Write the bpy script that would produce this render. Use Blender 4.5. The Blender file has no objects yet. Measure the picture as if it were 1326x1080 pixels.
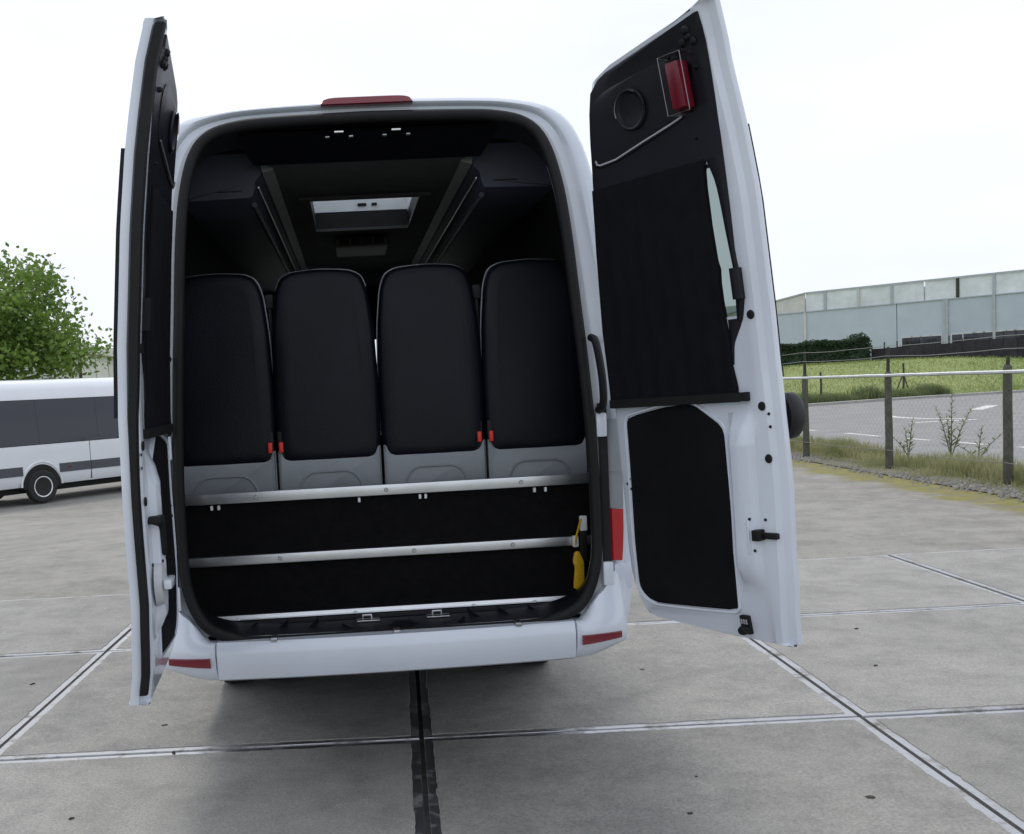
import bpy, bmesh, math, random
from mathutils import Vector, Matrix, noise
random.seed(7)
S = bpy.context.scene
C = S.collection
R_ = math.radians
# ------------------------------------------------------------------ camera
F_PX, YAW, PITCH, ROLL, CAM_H, CX, CY = 1345.7, -.0045, -.0816, -.0524, 1.5918, 514.7, 614.2
PW, PH = 1326.0, 1080.0
def cam_axes():
    f = Vector((math.sin(YAW)*math.cos(PITCH), math.cos(YAW)*math.cos(PITCH), math.sin(PITCH)))
    r = Vector((math.cos(YAW), -math.sin(YAW), 0)); u = r.cross(f)
    c, s = math.cos(ROLL), math.sin(ROLL)
    return c*r+s*u, c*u-s*r, f
RT, UP, FW = cam_axes()
cd = bpy.data.cameras.new('camera'); cam = bpy.data.objects.new('camera', cd); C.objects.link(cam)
M4 = Matrix((RT, UP, -FW)).transposed().to_4x4(); M4.translation = Vector((0, 0, CAM_H))
cam.matrix_world = M4
cd.sensor_width = 36; cd.sensor_fit = 'HORIZONTAL'; cd.lens = 36*F_PX/PW
cd.shift_x = (PW/2-CX)/PW; cd.shift_y = (CY-PH/2)/PW
cd.clip_start = .05; cd.clip_end = 3000
S.camera = cam
# ------------------------------------------------------------------ sky, sun, exposure
SUN_EL, SUN_AZ = R_(58), R_(-14)          # azimuth from +Y towards +X
w = bpy.data.worlds.new('World'); S.world = w; w.use_nodes = True
nt = w.node_tree; nt.nodes.clear()
def wn(t): return nt.nodes.new(t)
out = wn('ShaderNodeOutputWorld'); bg = wn('ShaderNodeBackground'); sky = wn('ShaderNodeTexSky')
sky.sky_type = 'NISHITA'; sky.sun_disc = False; sky.sun_elevation = SUN_EL; sky.sun_rotation = SUN_AZ
sky.air_density = 1.0; sky.dust_density = 2.0
tc = wn('ShaderNodeTexCoord'); nz = wn('ShaderNodeTexNoise'); nz.inputs['Scale'].default_value = 2.2; nz.inputs['Detail'].default_value = 5
mp = wn('ShaderNodeMapping'); mp.inputs['Scale'].default_value = (1, 1, 3.0); mp.inputs['Location'].default_value = (.4, .1, 0)
nt.links.new(tc.outputs['Generated'], mp.inputs['Vector']); nt.links.new(mp.outputs['Vector'], nz.inputs['Vector'])
rp = wn('ShaderNodeValToRGB')
rp.color_ramp.elements[0].position = .30; rp.color_ramp.elements[0].color = (.80, .80, .80, 1)
rp.color_ramp.elements[1].position = .58; rp.color_ramp.elements[1].color = (1, 1, 1, 1)
nt.links.new(nz.outputs['Fac'], rp.inputs['Fac'])
cl = wn('ShaderNodeMix'); cl.data_type = 'RGBA'
cl.inputs['B'].default_value = (10.2, 10.6, 11.7, 1)
nt.links.new(rp.outputs['Color'], cl.inputs['Factor'])
nt.links.new(sky.outputs['Color'], cl.inputs['A'])
nt.links.new(cl.outputs['Result'], bg.inputs['Color']); bg.inputs['Strength'].default_value = .1
nt.links.new(bg.outputs['Background'], out.inputs['Surface'])
sd = bpy.data.lights.new('sun', 'SUN'); sd.energy = 1.5; sd.angle = R_(14); sd.color = (1, .96, .9)
so = bpy.data.objects.new('sun', sd); C.objects.link(so)
sdir = Vector((math.sin(SUN_AZ)*math.cos(SUN_EL), math.cos(SUN_AZ)*math.cos(SUN_EL), math.sin(SUN_EL)))
so.rotation_euler = sdir.to_track_quat('Z', 'Y').to_euler(); so.location = (0, 0, 30)
S.view_settings.view_transform = 'Standard'; S.view_settings.look = 'None'
S.view_settings.exposure = 0; S.view_settings.gamma = 1; S.view_settings.use_curve_mapping = False
S.render.engine = 'CYCLES'
# ------------------------------------------------------------------ materials
MATS = {}
def mat(name, col, rough=.5, metal=0, var=0, scale=8, bump=0, bscale=60, col2=None, spec=None, coat=0, trans=0, ior=1.45, alpha=1, rand=0, detail=6):
    m = bpy.data.materials.new(name); m.use_nodes = True; t = m.node_tree; b = t.nodes['Principled BSDF']
    b.inputs['Base Color'].default_value = (*col, 1); b.inputs['Roughness'].default_value = rough; b.inputs['Metallic'].default_value = metal
    if spec is not None: b.inputs['Specular IOR Level'].default_value = spec
    if coat: b.inputs['Coat Weight'].default_value = coat; b.inputs['Coat Roughness'].default_value = .06
    if trans: b.inputs['Transmission Weight'].default_value = trans; b.inputs['IOR'].default_value = ior
    if alpha < 1: b.inputs['Alpha'].default_value = alpha
    co = t.nodes.new('ShaderNodeTexCoord')
    src = None
    if var or col2:
        n = t.nodes.new('ShaderNodeTexNoise'); n.inputs['Scale'].default_value = scale; n.inputs['Detail'].default_value = detail; n.inputs['Roughness'].default_value = .6
        t.links.new(co.outputs['Object'], n.inputs['Vector'])
        r = t.nodes.new('ShaderNodeValToRGB'); r.color_ramp.elements[0].position = .32; r.color_ramp.elements[1].position = .68
        c2 = col2 or tuple(min(1, x*(1+var)) for x in col); c1 = col if col2 else tuple(x*(1-var) for x in col)
        r.color_ramp.elements[0].color = (*c1, 1); r.color_ramp.elements[1].color = (*c2, 1)
        t.links.new(n.outputs['Fac'], r.inputs['Fac']); src = r.outputs['Color']
    if rand:
        oi = t.nodes.new('ShaderNodeObjectInfo'); mr = t.nodes.new('ShaderNodeMapRange')
        mr.inputs['To Min'].default_value = 1-rand; mr.inputs['To Max'].default_value = 1+rand
        t.links.new(oi.outputs['Random'], mr.inputs['Value'])
        mx = t.nodes.new('ShaderNodeMix'); mx.data_type = 'RGBA'; mx.blend_type = 'MULTIPLY'; mx.inputs['Factor'].default_value = 1
        if src: t.links.new(src, mx.inputs['A'])
        else: mx.inputs['A'].default_value = (*col, 1)
        t.links.new(mr.outputs['Result'], mx.inputs['B']); src = mx.outputs['Result']
    if src: t.links.new(src, b.inputs['Base Color'])
    if bump:
        n2 = t.nodes.new('ShaderNodeTexNoise'); n2.inputs['Scale'].default_value = bscale; n2.inputs['Detail'].default_value = 4
        t.links.new(co.outputs['Object'], n2.inputs['Vector'])
        bp = t.nodes.new('ShaderNodeBump'); bp.inputs['Strength'].default_value = bump; bp.inputs['Distance'].default_value = .01
        t.links.new(n2.outputs['Fac'], bp.inputs['Height']); t.links.new(bp.outputs['Normal'], b.inputs['Normal'])
    MATS[name] = m; return m
mat('white_paint', (.60, .65, .725), .24, 0, .04, 2.5, coat=.8)
mat('bus_paint', (.70, .73, .77), .28, 0, .03, 1.5, coat=.6)
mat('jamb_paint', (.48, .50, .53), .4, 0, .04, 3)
mat('black_plastic', (.009, .009, .012), .45, 0, .25, 6, .15, 400, spec=.25)
mat('dark_trim', (.007, .0075, .012), .36, 0, .2, 4, .1, 500, spec=.27)
mat('rubber', (.008, .008, .009), .6, 0, .2, 12, spec=.25)
mat('blind_fabric', (.005, .005, .0075), .8, 0, .25, 20, .3, 700, spec=.15)
mat('lining', (.006, .006, .0075), .8, 0, .25, 5, .2, 300, spec=.12)
mat('headliner', (.065, .068, .07), .8, 0, .15, 5, .1, 400)
mat('ceiling_grey', (.16, .17, .17), .5, 0, .1, 5)
mat('locker_vinyl', (.045, .05, .078), .5, 0, .15, 3, .2, 350)
mat('seat_vinyl', (.0045, .0052, .010), .38, 0, .25, 4, .15, 220, spec=.2)
mat('seat_shell', (.25, .275, .30), .5, 0, .06, 10, .08, 500)
mat('piping', (.38, .38, .42), .6)
mat('aluminium', (.62, .64, .66), .32, 1, .06, 12, .05, 300)
mat('chrome', (.75, .75, .77), .12, 1)
mat('steel', (.42, .43, .44), .30, 1, .25, 9)
def worn_steel():
    m = bpy.data.materials.new('joint_steel'); m.use_nodes = True; t = m.node_tree; b = t.nodes['Principled BSDF']; N = t.nodes.new; Lk = t.links.new
    geo = N('ShaderNodeNewGeometry'); n = N('ShaderNodeTexNoise'); n.inputs['Scale'].default_value = 5; n.inputs['Detail'].default_value = 9; n.inputs['Roughness'].default_value = .72
    Lk(geo.outputs['Position'], n.inputs['Vector'])
    r = N('ShaderNodeValToRGB'); r.color_ramp.elements[0].position = .33; r.color_ramp.elements[0].color = (.15, .14, .125, 1); r.color_ramp.elements[1].position = .50; r.color_ramp.elements[1].color = (.43, .44, .455, 1); Lk(n.outputs['Fac'], r.inputs['Fac']); Lk(r.outputs['Color'], b.inputs['Base Color'])
    for sock, a, c in (('Metallic', .2, .95), ('Roughness', .8, .36)):
        q = N('ShaderNodeMapRange'); q.inputs['From Min'].default_value = .33; q.inputs['From Max'].default_value = .50; q.inputs['To Min'].default_value = a; q.inputs['To Max'].default_value = c; Lk(n.outputs['Fac'], q.inputs['Value']); Lk(q.outputs['Result'], b.inputs[sock])
    MATS['joint_steel'] = m
worn_steel()
mat('board_black', (.005, .005, .0055), .8, 0, .3, 30, .3, 500, spec=.1)
mat('red_lens', (.48, .006, .010), .15, 0, coat=.5)
mat('dark_red_lens', (.16, .008, .016), .12, 0, coat=.5)
mat('lamp_red', (.16, .008, .02), .25)
mat('clear_lens', (.72, .74, .76), .1, 0, trans=.85)
mat('buckle_red', (.75, .03, .02), .4)
mat('yellow_plastic', (.62, .38, .01), .45, 0, .1, 30)
mat('white_plastic', (.72, .74, .76), .45)
mat('hatch_riser', (.75, .76, .80), .5, 0, .1, 6)
mat('tyre', (.016, .016, .017), .8, 0, .25, 25, .3, 120)
mat('underbody', (.01, .01, .01), .85)
mat('tint_glass', (.30, .36, .34), .03, 0, trans=1, ior=1.1)
mat('window_glass', (.010, .015, .026), .04, 0, spec=.6, bump=.5, bscale=.9)
mat('screen_glass', (.85, .92, .90), .0, 0, trans=1, ior=1.02)
mat('band_grey', (.06, .065, .08), .5, 0, .1, 6)
mat('bark', (.09, .07, .05), .9, 0, .3, 12, .6, 40)
mat('concrete_base', (.045, .043, .04), .95, 0, .3, 15)
mat('cladding', (.43, .49, .56), .5, 0, .06, .6, rand=.05)
mat('translucent_panel', (.64, .68, .72), .5, 0, .12, 1.2, rand=.10)
mat('cladding_white', (.56, .56, .54), .55, 0, .08, 1.5, rand=.10)
mat('trim_grey', (.38, .42, .46), .5, 0, .1, 4)
mat('roof_sheet', (.52, .55, .57), .5, 0, .1, .6)
mat('screen_dark', (.030, .028, .034), .9, 0, .35, 3, rand=.15)
mat('post_dark', (.045, .042, .036), .9, 0, .3, 6)
mat('post_wood', (.11, .105, .085), .9, 0, .35, 9, .6, 60, col2=(.055, .06, .04))
mat('galvanised', (.55, .57, .58), .45, .8, .12, 10)
mat('rim_silver', (.80, .81, .83), .3, .3, .1, 10)
mat('wire', (.22, .22, .21), .6, .6)
mat('paint_white', (.58, .58, .56), .7, 0, .3, 8)
mat('road_asphalt', (.235, .232, .228), .9, 0, .14, 1.2, .4, 180)
mat('kerb_stone', (.33, .33, .31), .85, 0, .15, 3)
mat('gravel', (.30, .29, .27), .9, 0, .35, 14, rand=.2)
mat('litter', (.035, .03, .022), .9, 0, .3, 20)
def leafmat(name, c1, c2, scale=1.3):
    m = mat(name, c1, .55, 0, 0, scale, col2=c2, detail=3)
    b = m.node_tree.nodes['Principled BSDF']; b.inputs['Subsurface Weight'].default_value = 0
    t = m.node_tree; o = t.nodes['Material Output']
    tr = t.nodes.new('ShaderNodeBsdfTranslucent'); mx = t.nodes.new('ShaderNodeMixShader'); mx.inputs['Fac'].default_value = .35
    src = b.inputs['Base Color'].links[0].from_socket
    t.links.new(src, tr.inputs['Color']); t.links.new(b.outputs[0], mx.inputs[1]); t.links.new(tr.outputs[0], mx.inputs[2]); t.links.new(mx.outputs[0], o.inputs['Surface'])
    return m
leafmat('tree_leaf', (.075, .15, .022), (.20, .31, .05), .9)
leafmat('hedge_leaf', (.018, .045, .018), (.035, .075, .028), 1.5)
leafmat('weed_leaf', (.10, .15, .05), (.19, .22, .085), 3)
leafmat('grass_blade', (.22, .25, .10), (.42, .40, .22), 1.2)
leafmat('field_blade', (.20, .27, .075), (.30, .34, .12), .25)

def nodes_of(m): return m.node_tree, m.node_tree.nodes['Principled BSDF']
def concrete_mat(name, base, dark, light, moss=False, rough_scale=1.0):
    m = bpy.data.materials.new(name); m.use_nodes = True; t, b = nodes_of(m); N = t.nodes.new; Lk = t.links.new
    b.inputs['Roughness'].default_value = .85
    co = N('ShaderNodeTexCoord'); geo = N('ShaderNodeNewGeometry')
    def noise_(sc, det=6, ro=.6):
        n = N('ShaderNodeTexNoise'); n.inputs['Scale'].default_value = sc; n.inputs['Detail'].default_value = det; n.inputs['Roughness'].default_value = ro
        Lk(geo.outputs['Position'], n.inputs['Vector']); return n
    def ramp(src, p0, c0, p1, c1):
        r = N('ShaderNodeValToRGB'); r.color_ramp.elements[0].position = p0; r.color_ramp.elements[0].color = (*c0, 1)
        r.color_ramp.elements[1].position = p1; r.color_ramp.elements[1].color = (*c1, 1); Lk(src, r.inputs['Fac']); return r
    def mix(f, a, bb, mode='MIX'):
        x = N('ShaderNodeMix'); x.data_type = 'RGBA'; x.blend_type = mode
        if hasattr(f, 'is_output'): Lk(f, x.inputs['Factor'])
        else: x.inputs['Factor'].default_value = f
        for s, v in (('A', a), ('B', bb)):
            if hasattr(v, 'is_output'): Lk(v, x.inputs[s])
            else: x.inputs[s].default_value = (*v, 1)
        return x.outputs['Result']
    big = noise_(.9); c = ramp(big.outputs['Fac'], .3, dark, .7, base).outputs['Color']
    med = noise_(7, 8, .7); c = mix(ramp(med.outputs['Fac'], .35, (0, 0, 0), .75, (.55, .55, .55)).outputs['Color'], c, light)
    fine = noise_(90, 3, .7); c = mix(.75, c, ramp(fine.outputs['Fac'], .3, (.62, .62, .62), .7, (1.30, 1.30, 1.30)).outputs['Color'], 'MULTIPLY')
    st2 = noise_(2.6, 7, .75); c = mix(.7, c, ramp(st2.outputs['Fac'], .36, (.70, .70, .71), .55, (1.05, 1.05, 1.05)).outputs['Color'], 'MULTIPLY')
    # pale and dark specks of aggregate
    for sc, th, col in ((38, .055, (.62, .60, .55)), (26, .045, (.05, .048, .042))):
        v = N('ShaderNodeTexVoronoi'); v.inputs['Scale'].default_value = sc; v.inputs['Randomness'].default_value = 1
        Lk(geo.outputs['Position'], v.inputs['Vector'])
        nn = noise_(1.7, 2); 
        r = ramp(v.outputs['Distance'], th, (1, 1, 1), th*1.6, (0, 0, 0))
        r2 = ramp(nn.outputs['Fac'], .52, (0, 0, 0), .60, (.8, .8, .8))
        f = mix(1, r.outputs['Color'], r2.outputs['Color'], 'MULTIPLY')
        c = mix(f, c, col)
    oi = N('ShaderNodeObjectInfo'); mr = N('ShaderNodeMapRange'); mr.inputs['To Min'].default_value = .87; mr.inputs['To Max'].default_value = 1.09
    Lk(oi.outputs['Random'], mr.inputs['Value']); c = mix(1, c, mr.outputs['Result'], 'MULTIPLY')
    if moss:
        sx = N('ShaderNodeSeparateXYZ'); Lk(geo.outputs['Position'], sx.inputs['Vector'])
        mn = noise_(1.6, 5, .65); ad = N('ShaderNodeMath'); ad.operation = 'MULTIPLY_ADD'; ad.inputs[1].default_value = 1.1
        Lk(mn.outputs['Fac'], ad.inputs[0]); Lk(sx.outputs['X'], ad.inputs[2])
        r = N('ShaderNodeMapRange'); r.inputs['From Min'].default_value = 6.75; r.inputs['From Max'].default_value = 7.05; Lk(ad.outputs[0], r.inputs['Value'])
        gm = noise_(5, 5); gc = ramp(gm.outputs['Fac'], .35, (.13, .13, .025), .65, (.22, .19, .04)).outputs['Color']
        c = mix(r.outputs['Result'], c, gc)
        # dirt streaks in front of the moss
        r3 = N('ShaderNodeMapRange'); r3.inputs['From Min'].default_value = 5.3; r3.inputs['From Max'].default_value = 6.6; r3.inputs['To Max'].default_value = .6
        Lk(ad.outputs[0], r3.inputs['Value'])
        dn = noise_(2.4, 5); dm = mix(1, ramp(dn.outputs['Fac'], .45, (0, 0, 0), .6, (1, 1, 1)).outputs['Color'], r3.outputs['Result'], 'MULTIPLY')
        c = mix(dm, c, (.15, .14, .115))
    Lk(c, b.inputs['Base Color'])
    bp = N('ShaderNodeBump'); bp.inputs['Strength'].default_value = .5; bp.inputs['Distance'].default_value = .006
    hb = noise_(140*rough_scale, 4, .7); Lk(hb.outputs['Fac'], bp.inputs['Height']); Lk(bp.outputs['Normal'], b.inputs['Normal'])
    MATS[name] = m
concrete_mat('slab_concrete', (.30, .295, .275), (.215, .213, .20), (.35, .342, .315))
concrete_mat('yard_concrete', (.275, .267, .243), (.19, .186, .17), (.325, .315, .285), moss=True, rough_scale=.5)
mat('field_ground', (.16, .22, .065), .95, 0, 0, .12, .3, 6, col2=(.25, .28, .10), detail=8)
mat('soil', (.16, .145, .11), .95, 0, .3, 4, .8, 40, col2=(.10, .105, .055))

# ------------------------------------------------------------------ mesh helpers
class MB:
    def __init__(s): s.v = []; s.f = []
    def add(s, vs, fs):
        o = len(s.v); s.v += [tuple(x) for x in vs]; s.f += [tuple(i+o for i in f) for f in fs]; return s
    def box(s, x0, x1, y0, y1, z0, z1, T=None):
        vs = [(x, y, z) for z in (z0, z1) for y in (y0, y1) for x in (x0, x1)]
        if T: vs = [T(*p) for p in vs]
        return s.add(vs, [(0, 1, 3, 2), (4, 6, 7, 5), (0, 4, 5, 1), (2, 3, 7, 6), (0, 2, 6, 4), (1, 5, 7, 3)])
    def bbox(s, x0, x1, y0, y1, z0, z1, b=.005, T=None):   # box with chamfered edges
        bm = bmesh.new(); bmesh.ops.create_cube(bm, size=1)
        for v in bm.verts: v.co = Vector(((x0+x1)/2+v.co.x*(x1-x0), (y0+y1)/2+v.co.y*(y1-y0), (z0+z1)/2+v.co.z*(z1-z0)))
        bmesh.ops.bevel(bm, geom=bm.edges[:], offset=b, segments=2, affect='EDGES', profile=.6)
        bm.verts.ensure_lookup_table(); vs = [T(*v.co) if T else tuple(v.co) for v in bm.verts]; fs = [[v.index for v in f.verts] for f in bm.faces]
        bm.free(); return s.add(vs, fs)
    def loft(s, secs, ring=True, cap=True, close=False):
        n = len(secs[0]); vs = [p for q in secs for p in q]; fs = []
        m = len(secs)
        for i in range(m if close else m-1):
            for j in range(n if ring else n-1):
                a = i*n+j; b = i*n+(j+1) % n; c = ((i+1) % m)*n+(j+1) % n; d = ((i+1) % m)*n+j
                fs.append((a, b, c, d))
        if cap and ring and not close: fs += [tuple(range(n))[::-1], tuple((m-1)*n+k for k in range(n))]
        return s.add(vs, fs)
    def tube(s, path, r, n=8, closed=False, cap=True):
        P = [Vector(p) for p in path]; secs = []; m = len(P); up = None
        for i, p in enumerate(P):
            a = P[(i-1) % m] if (closed or i) else p; b = P[(i+1) % m] if (closed or i < m-1) else p
            d = (b-a).normalized()
            if up is None:
                up = Vector((0, 0, 1)) if abs(d.z) < .9 else Vector((1, 0, 0))
            x = up-d*up.dot(d)
            if x.length < 1e-4: x = d.orthogonal()
            x.normalize(); y = d.cross(x); up = x
            rr = r[i] if isinstance(r, (list, tuple)) else r
            secs.append([p+(x*math.cos(t)+y*math.sin(t))*rr for t in (2*math.pi*k/n for k in range(n))])
        return s.loft(secs, True, cap, closed)
    def lathe(s, prof, T, n=32):      # prof: (radius, axial); T maps (a, b, axial) -> point
        secs = [[T(r*math.cos(2*math.pi*k/n), r*math.sin(2*math.pi*k/n), a) for k in range(n)] for r, a in prof]
        return s.loft(secs, True, True)
    def prism(s, outline, T, a, b, bev=0):   # 2-D outline extruded from depth a to b (b is the visible side)
        if bev:
            ins = inset(outline, bev)
            secs = [[T(x, y, a) for x, y in outline], [T(x, y, b-(bev if b > a else -bev)*.7) for x, y in outline], [T(x, y, b) for x, y in ins]]
        else: secs = [[T(x, y, a) for x, y in outline], [T(x, y, b) for x, y in outline]]
        return s.loft(secs, True, True)
    def obj(s, name, material, parent=None, angle=38, smooth=True, recalc=True):
        me = bpy.data.meshes.new(name); me.from_pydata([tuple(p) for p in s.v], [], s.f)
        me.materials.append(MATS[material] if isinstance(material, str) else material)
        if smooth or recalc:
            bm = bmesh.new(); bm.from_mesh(me)
            if recalc: bmesh.ops.recalc_face_normals(bm, faces=bm.faces[:])
            if smooth:
                for f in bm.faces: f.smooth = True
                lim = R_(angle)
                for e in bm.edges:
                    if len(e.link_faces) != 2 or e.calc_face_angle(0) > lim: e.smooth = False
            bm.to_mesh(me); bm.free()
        o = bpy.data.objects.new(name, me); C.objects.link(o)
        if parent: o.parent = parent
        return o
def inset(pts, d):
    n = len(pts); out = []
    area = sum(pts[i][0]*pts[(i+1) % n][1]-pts[(i+1) % n][0]*pts[i][1] for i in range(n)); sg = 1 if area > 0 else -1
    for i in range(n):
        a, p, b = Vector(pts[i-1]), Vector(pts[i]), Vector(pts[(i+1) % n])
        e1 = (p-a).normalized() if (p-a).length > 1e-9 else Vector((1, 0)); e2 = (b-p).normalized() if (b-p).length > 1e-9 else e1
        nn = Vector((-(e1.y+e2.y), e1.x+e2.x)); 
        if nn.length < 1e-6: nn = Vector((-e1.y, e1.x))
        nn.normalize(); k = max(.5, nn.dot(Vector((-e1.y, e1.x))))
        q = p+nn*sg*d/k; out.append((q.x, q.y))
    return out
def rounded(pts, r, seg=5):
    n = len(pts); out = []
    for i in range(n):
        p = Vector(pts[i]); a = Vector(pts[i-1]); b = Vector(pts[(i+1) % n]); rr = r[i] if isinstance(r, (list, tuple)) else r
        d1, d2 = a-p, b-p; t = min(rr, d1.length*.48, d2.length*.48)
        p1, p2 = p+d1.normalized()*t, p+d2.normalized()*t
        for k in range(seg+1):
            u = k/seg; q = p1*(1-u)**2+p*2*u*(1-u)+p2*u*u; out.append((q.x, q.y))
    return out
def interp(tab, x):
    if x <= tab[0][0]: return tab[0][1]
    for (a, b), (c, d) in zip(tab, tab[1:]):
        if x <= c: return b+(d-b)*(x-a)/(c-a) if c > a else d
    return tab[-1][1]
def sstep(t): t = max(0, min(1, t)); return t*t*(3-2*t)
def catmull(pts, sub):
    P = [Vector(p) for p in pts]; n = len(P); out = []
    for i in range(n-1):
        p0 = P[i-1] if i else P[0]*2-P[1]; p1, p2 = P[i], P[i+1]; p3 = P[i+2] if i+2 < n else P[-1]*2-P[-2]
        for k in range(sub):
            t = k/sub
            out.append(.5*((2*p1)+(p2-p0)*t+(2*p0-5*p1+4*p2-p3)*t*t+(3*p1-p0-3*p2+p3)*t**3))
    out.append(P[-1]); return out
def empty(name, loc=(0, 0, 0), rz=0):
    o = bpy.data.objects.new(name, None); C.objects.link(o); o.location = loc; o.rotation_euler = (0, 0, rz); o.empty_display_size = .2; return o
def tag(o, label=None, cat=None, group=None, kind=None):
    if label: o['label'] = label
    if cat: o['category'] = cat
    if group: o['group'] = group
    if kind: o['kind'] = kind
    return o
def copy_tree(o, parent=None):
    c = o.copy(); C.objects.link(c); c.parent = parent
    for ch in list(o.children): copy_tree(ch, c)
    return c

# ------------------------------------------------------------------ ground
def gz(x, y):
    z = -.36*sstep((y-9.5)/11)*sstep((-x-1.2)/4)
    z += max(0, 1.75+.012*(x-22))*sstep((y-(44+.18*(x-16)))/15)*sstep((x-2)/8)
    return z
def sheet(name, xs, ys, dz, material, kind='structure', zf=gz, edge=None):
    m = MB(); vs = [(x+(edge(x, y) if edge else 0), y, zf(x, y)+dz) for y in ys for x in xs]; nx = len(xs)
    fs = [(j*nx+i, j*nx+i+1, (j+1)*nx+i+1, (j+1)*nx+i) for j in range(len(ys)-1) for i in range(nx-1)]
    m.add(vs, fs); o = m.obj(name, material, angle=180, recalc=False); o['kind'] = kind; return o
def rng(a, b, n): return [a+(b-a)*i/n for i in range(n+1)]
sheet('ground', [-900, -300, -120]+rng(-60, 60, 60)+[90, 140, 300, 900], [-300, -80]+rng(-20, 90, 74)+[110, 150, 300, 900, 2000], -.06, 'field_ground')
sheet('yard', rng(-45, 7.0, 52), rng(-12, 34, 46), -.018, 'yard_concrete')
sheet('joint_filler', [-8.0, 6.05], [-1.4, 8.64], -.010, 'concrete_base')
sheet('verge', rng(6.98, 8.5, 8), rng(-6, 42, 80), -.004, 'soil', zf=lambda x, y: gz(x, y)+.03*noise.noise((x*1.5, y*1.5, 0))*(1 if 7.1 < x < 8.4 else 0))
# slabs with steel angle edges
yard_slabs = empty('concrete_slabs'); yard_slabs['kind'] = 'structure'
X0, D1, P = .0259, 4.6229, 2.0
g_ = .011; st = .036
def slab_mesh(variant):
    rr = random.Random(variant); h = P/2-g_; m = MB()
    # slightly worn outline of the concrete inside the steel frame
    n = 64; pts = []
    for (ax, ay), (bx, by) in (((-1, -1), (1, -1)), ((1, -1), (1, 1)), ((1, 1), (-1, 1)), ((-1, 1), (-1, -1))):
        for k in range(n):
            t = k/n; x, y = ax+(bx-ax)*t, ay+(by-ay)*t; d = st+.006*rr.random()**4-.012*max(0, noise.noise((x*4+variant*9, y*4, 3)))+.004*noise.noise((x*19, y*19, variant))
            pts.append((x*(h-d) if abs(ax-bx) < .1 or k else x*(h-st), y*(h-d) if abs(ay-by) < .1 or k else y*(h-st)))
    m.loft([[(x, y, -.10) for x, y in pts], [(x, y, -.003) for x, y in pts], [(x*.996, y*.996, .0025) for x, y in pts]])
    s_ = MB(); o = [(-h, -h), (h, -h), (h, h), (-h, h)]; i = [(x/h*(h-st-.02), y/h*(h-st-.02)) for x, y in o]
    s_.loft([[(x, y, -.09) for x, y in o], [(x, y, -.0045) for x, y in o], [(x*.9985, y*.9985, -.001) for x, y in o], [(x, y, -.001) for x, y in i]], cap=False)
    a = m.obj('slab', 'slab_concrete'); b = s_.obj('steel_edge', 'joint_steel', a); a.parent = yard_slabs
    return a
protos = [slab_mesh(k) for k in range(4)]; used = set(); 
for j in range(-3, 2):
    for i in range(-4, 3):
        k = random.randrange(4)
        a = protos[k] if k not in used else copy_tree(protos[k], yard_slabs)
        used.add(k)
        a.location = (X0+P*i+P/2, D1+P*j+P/2, random.uniform(-.003, .003)); a.rotation_euler = (random.uniform(-.0012, .0012), random.uniform(-.0012, .0012), random.choice((0, 1, 2, 3))*math.pi/2)
# leaf litter, lying flat on the slabs
for i, (x, y, s, a) in enumerate(((1.66, 3.72, .04, .3), (.98, 3.66, .03, 0), (1.1, 4.0, .015, 1), (2.45, 5.4, .03, .4), (-1.23, 5.0, .03, .2), (-1.1, 4.6, .03, 2), (1.25, 5.55, .03, .2), (-2.2, 5.9, .03, .8), (-1.35, 3.9, .02, .5), (2.5, 3.5, .02, 2), (2.7, 6.2, .03, .3), (3.6, 5.1, .025, 1))):
    m = MB(); n = 9; s *= .62
    pts = [((.45+.8*random.random())*s*math.cos(2*math.pi*k/n), (.2+.6*random.random())*s*math.sin(2*math.pi*k/n)) for k in range(n)]
    c, sn = math.cos(a), math.sin(a)
    m.loft([[(x+c*u-sn*v, y+sn*u+c*v, .001) for u, v in pts], [(x+c*u*.8-sn*v*.8, y+sn*u*.8+c*v*.8, .007) for u, v in pts]])
    tag(m.obj('fallen_leaf', 'litter'), 'small dark dead leaf lying flat on the concrete slabs', 'leaf', 'dead leaves on the slabs')

# road beyond the fence
far = [(8.4, 38.5), (12, 40.6), (16.5, 42.7), (22, 45), (28, 46.4), (40, 48), (80, 50)]
m = MB(); xs = rng(8.42, 14, 8)+rng(15, 80, 26); ny = 14
vs = []
for j in range(ny+1):
    for x in xs: y1 = interp(far, x); y0 = -30; vs.append((x, y0+(y1-y0)*j/ny, .0))
nx = len(xs); m.add(vs, [(j*nx+i, j*nx+i+1, (j+1)*nx+i+1, (j+1)*nx+i) for j in range(ny) for i in range(nx-1)])
road = tag(m.obj('road', 'road_asphalt', recalc=False), kind='structure')
kb = MB(); kp = [(x, interp(far, x)) for x in rng(8.4, 80, 50)]
kb.loft([[(x, y, -.05), (x, y, .10), (x-.05, y+.30, .11), (x-.05, y+.32, -.05)] for x, y in kp]); tag(kb.obj('kerb', 'kerb_stone'), kind='structure')
def dash(pts):
    m = MB(); m.add([(x, y, .004) for x, y in pts], [tuple(range(len(pts)))]); o = m.obj('road_marking', 'paint_white', recalc=False); o['kind'] = 'structure'
for x, y0, y1 in ((10.5, 22.9, 24.6), (10.62, 21.0, 21.9), (10.75, 19.2, 20.3), (10.9, 17.2, 18.4), (10.4, 26.2, 27.5)):
    dash([(x, y0), (x+.14, y0), (x+.10, y1), (x-.04, y1)])
dash([(18.0, 32.9), (18.2, 32.5), (20.1, 34.9), (19.9, 35.3)])
dash([(13.4, 27.6), (13.6, 27.3), (15.2, 27.25), (15.2, 27.55)])
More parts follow.
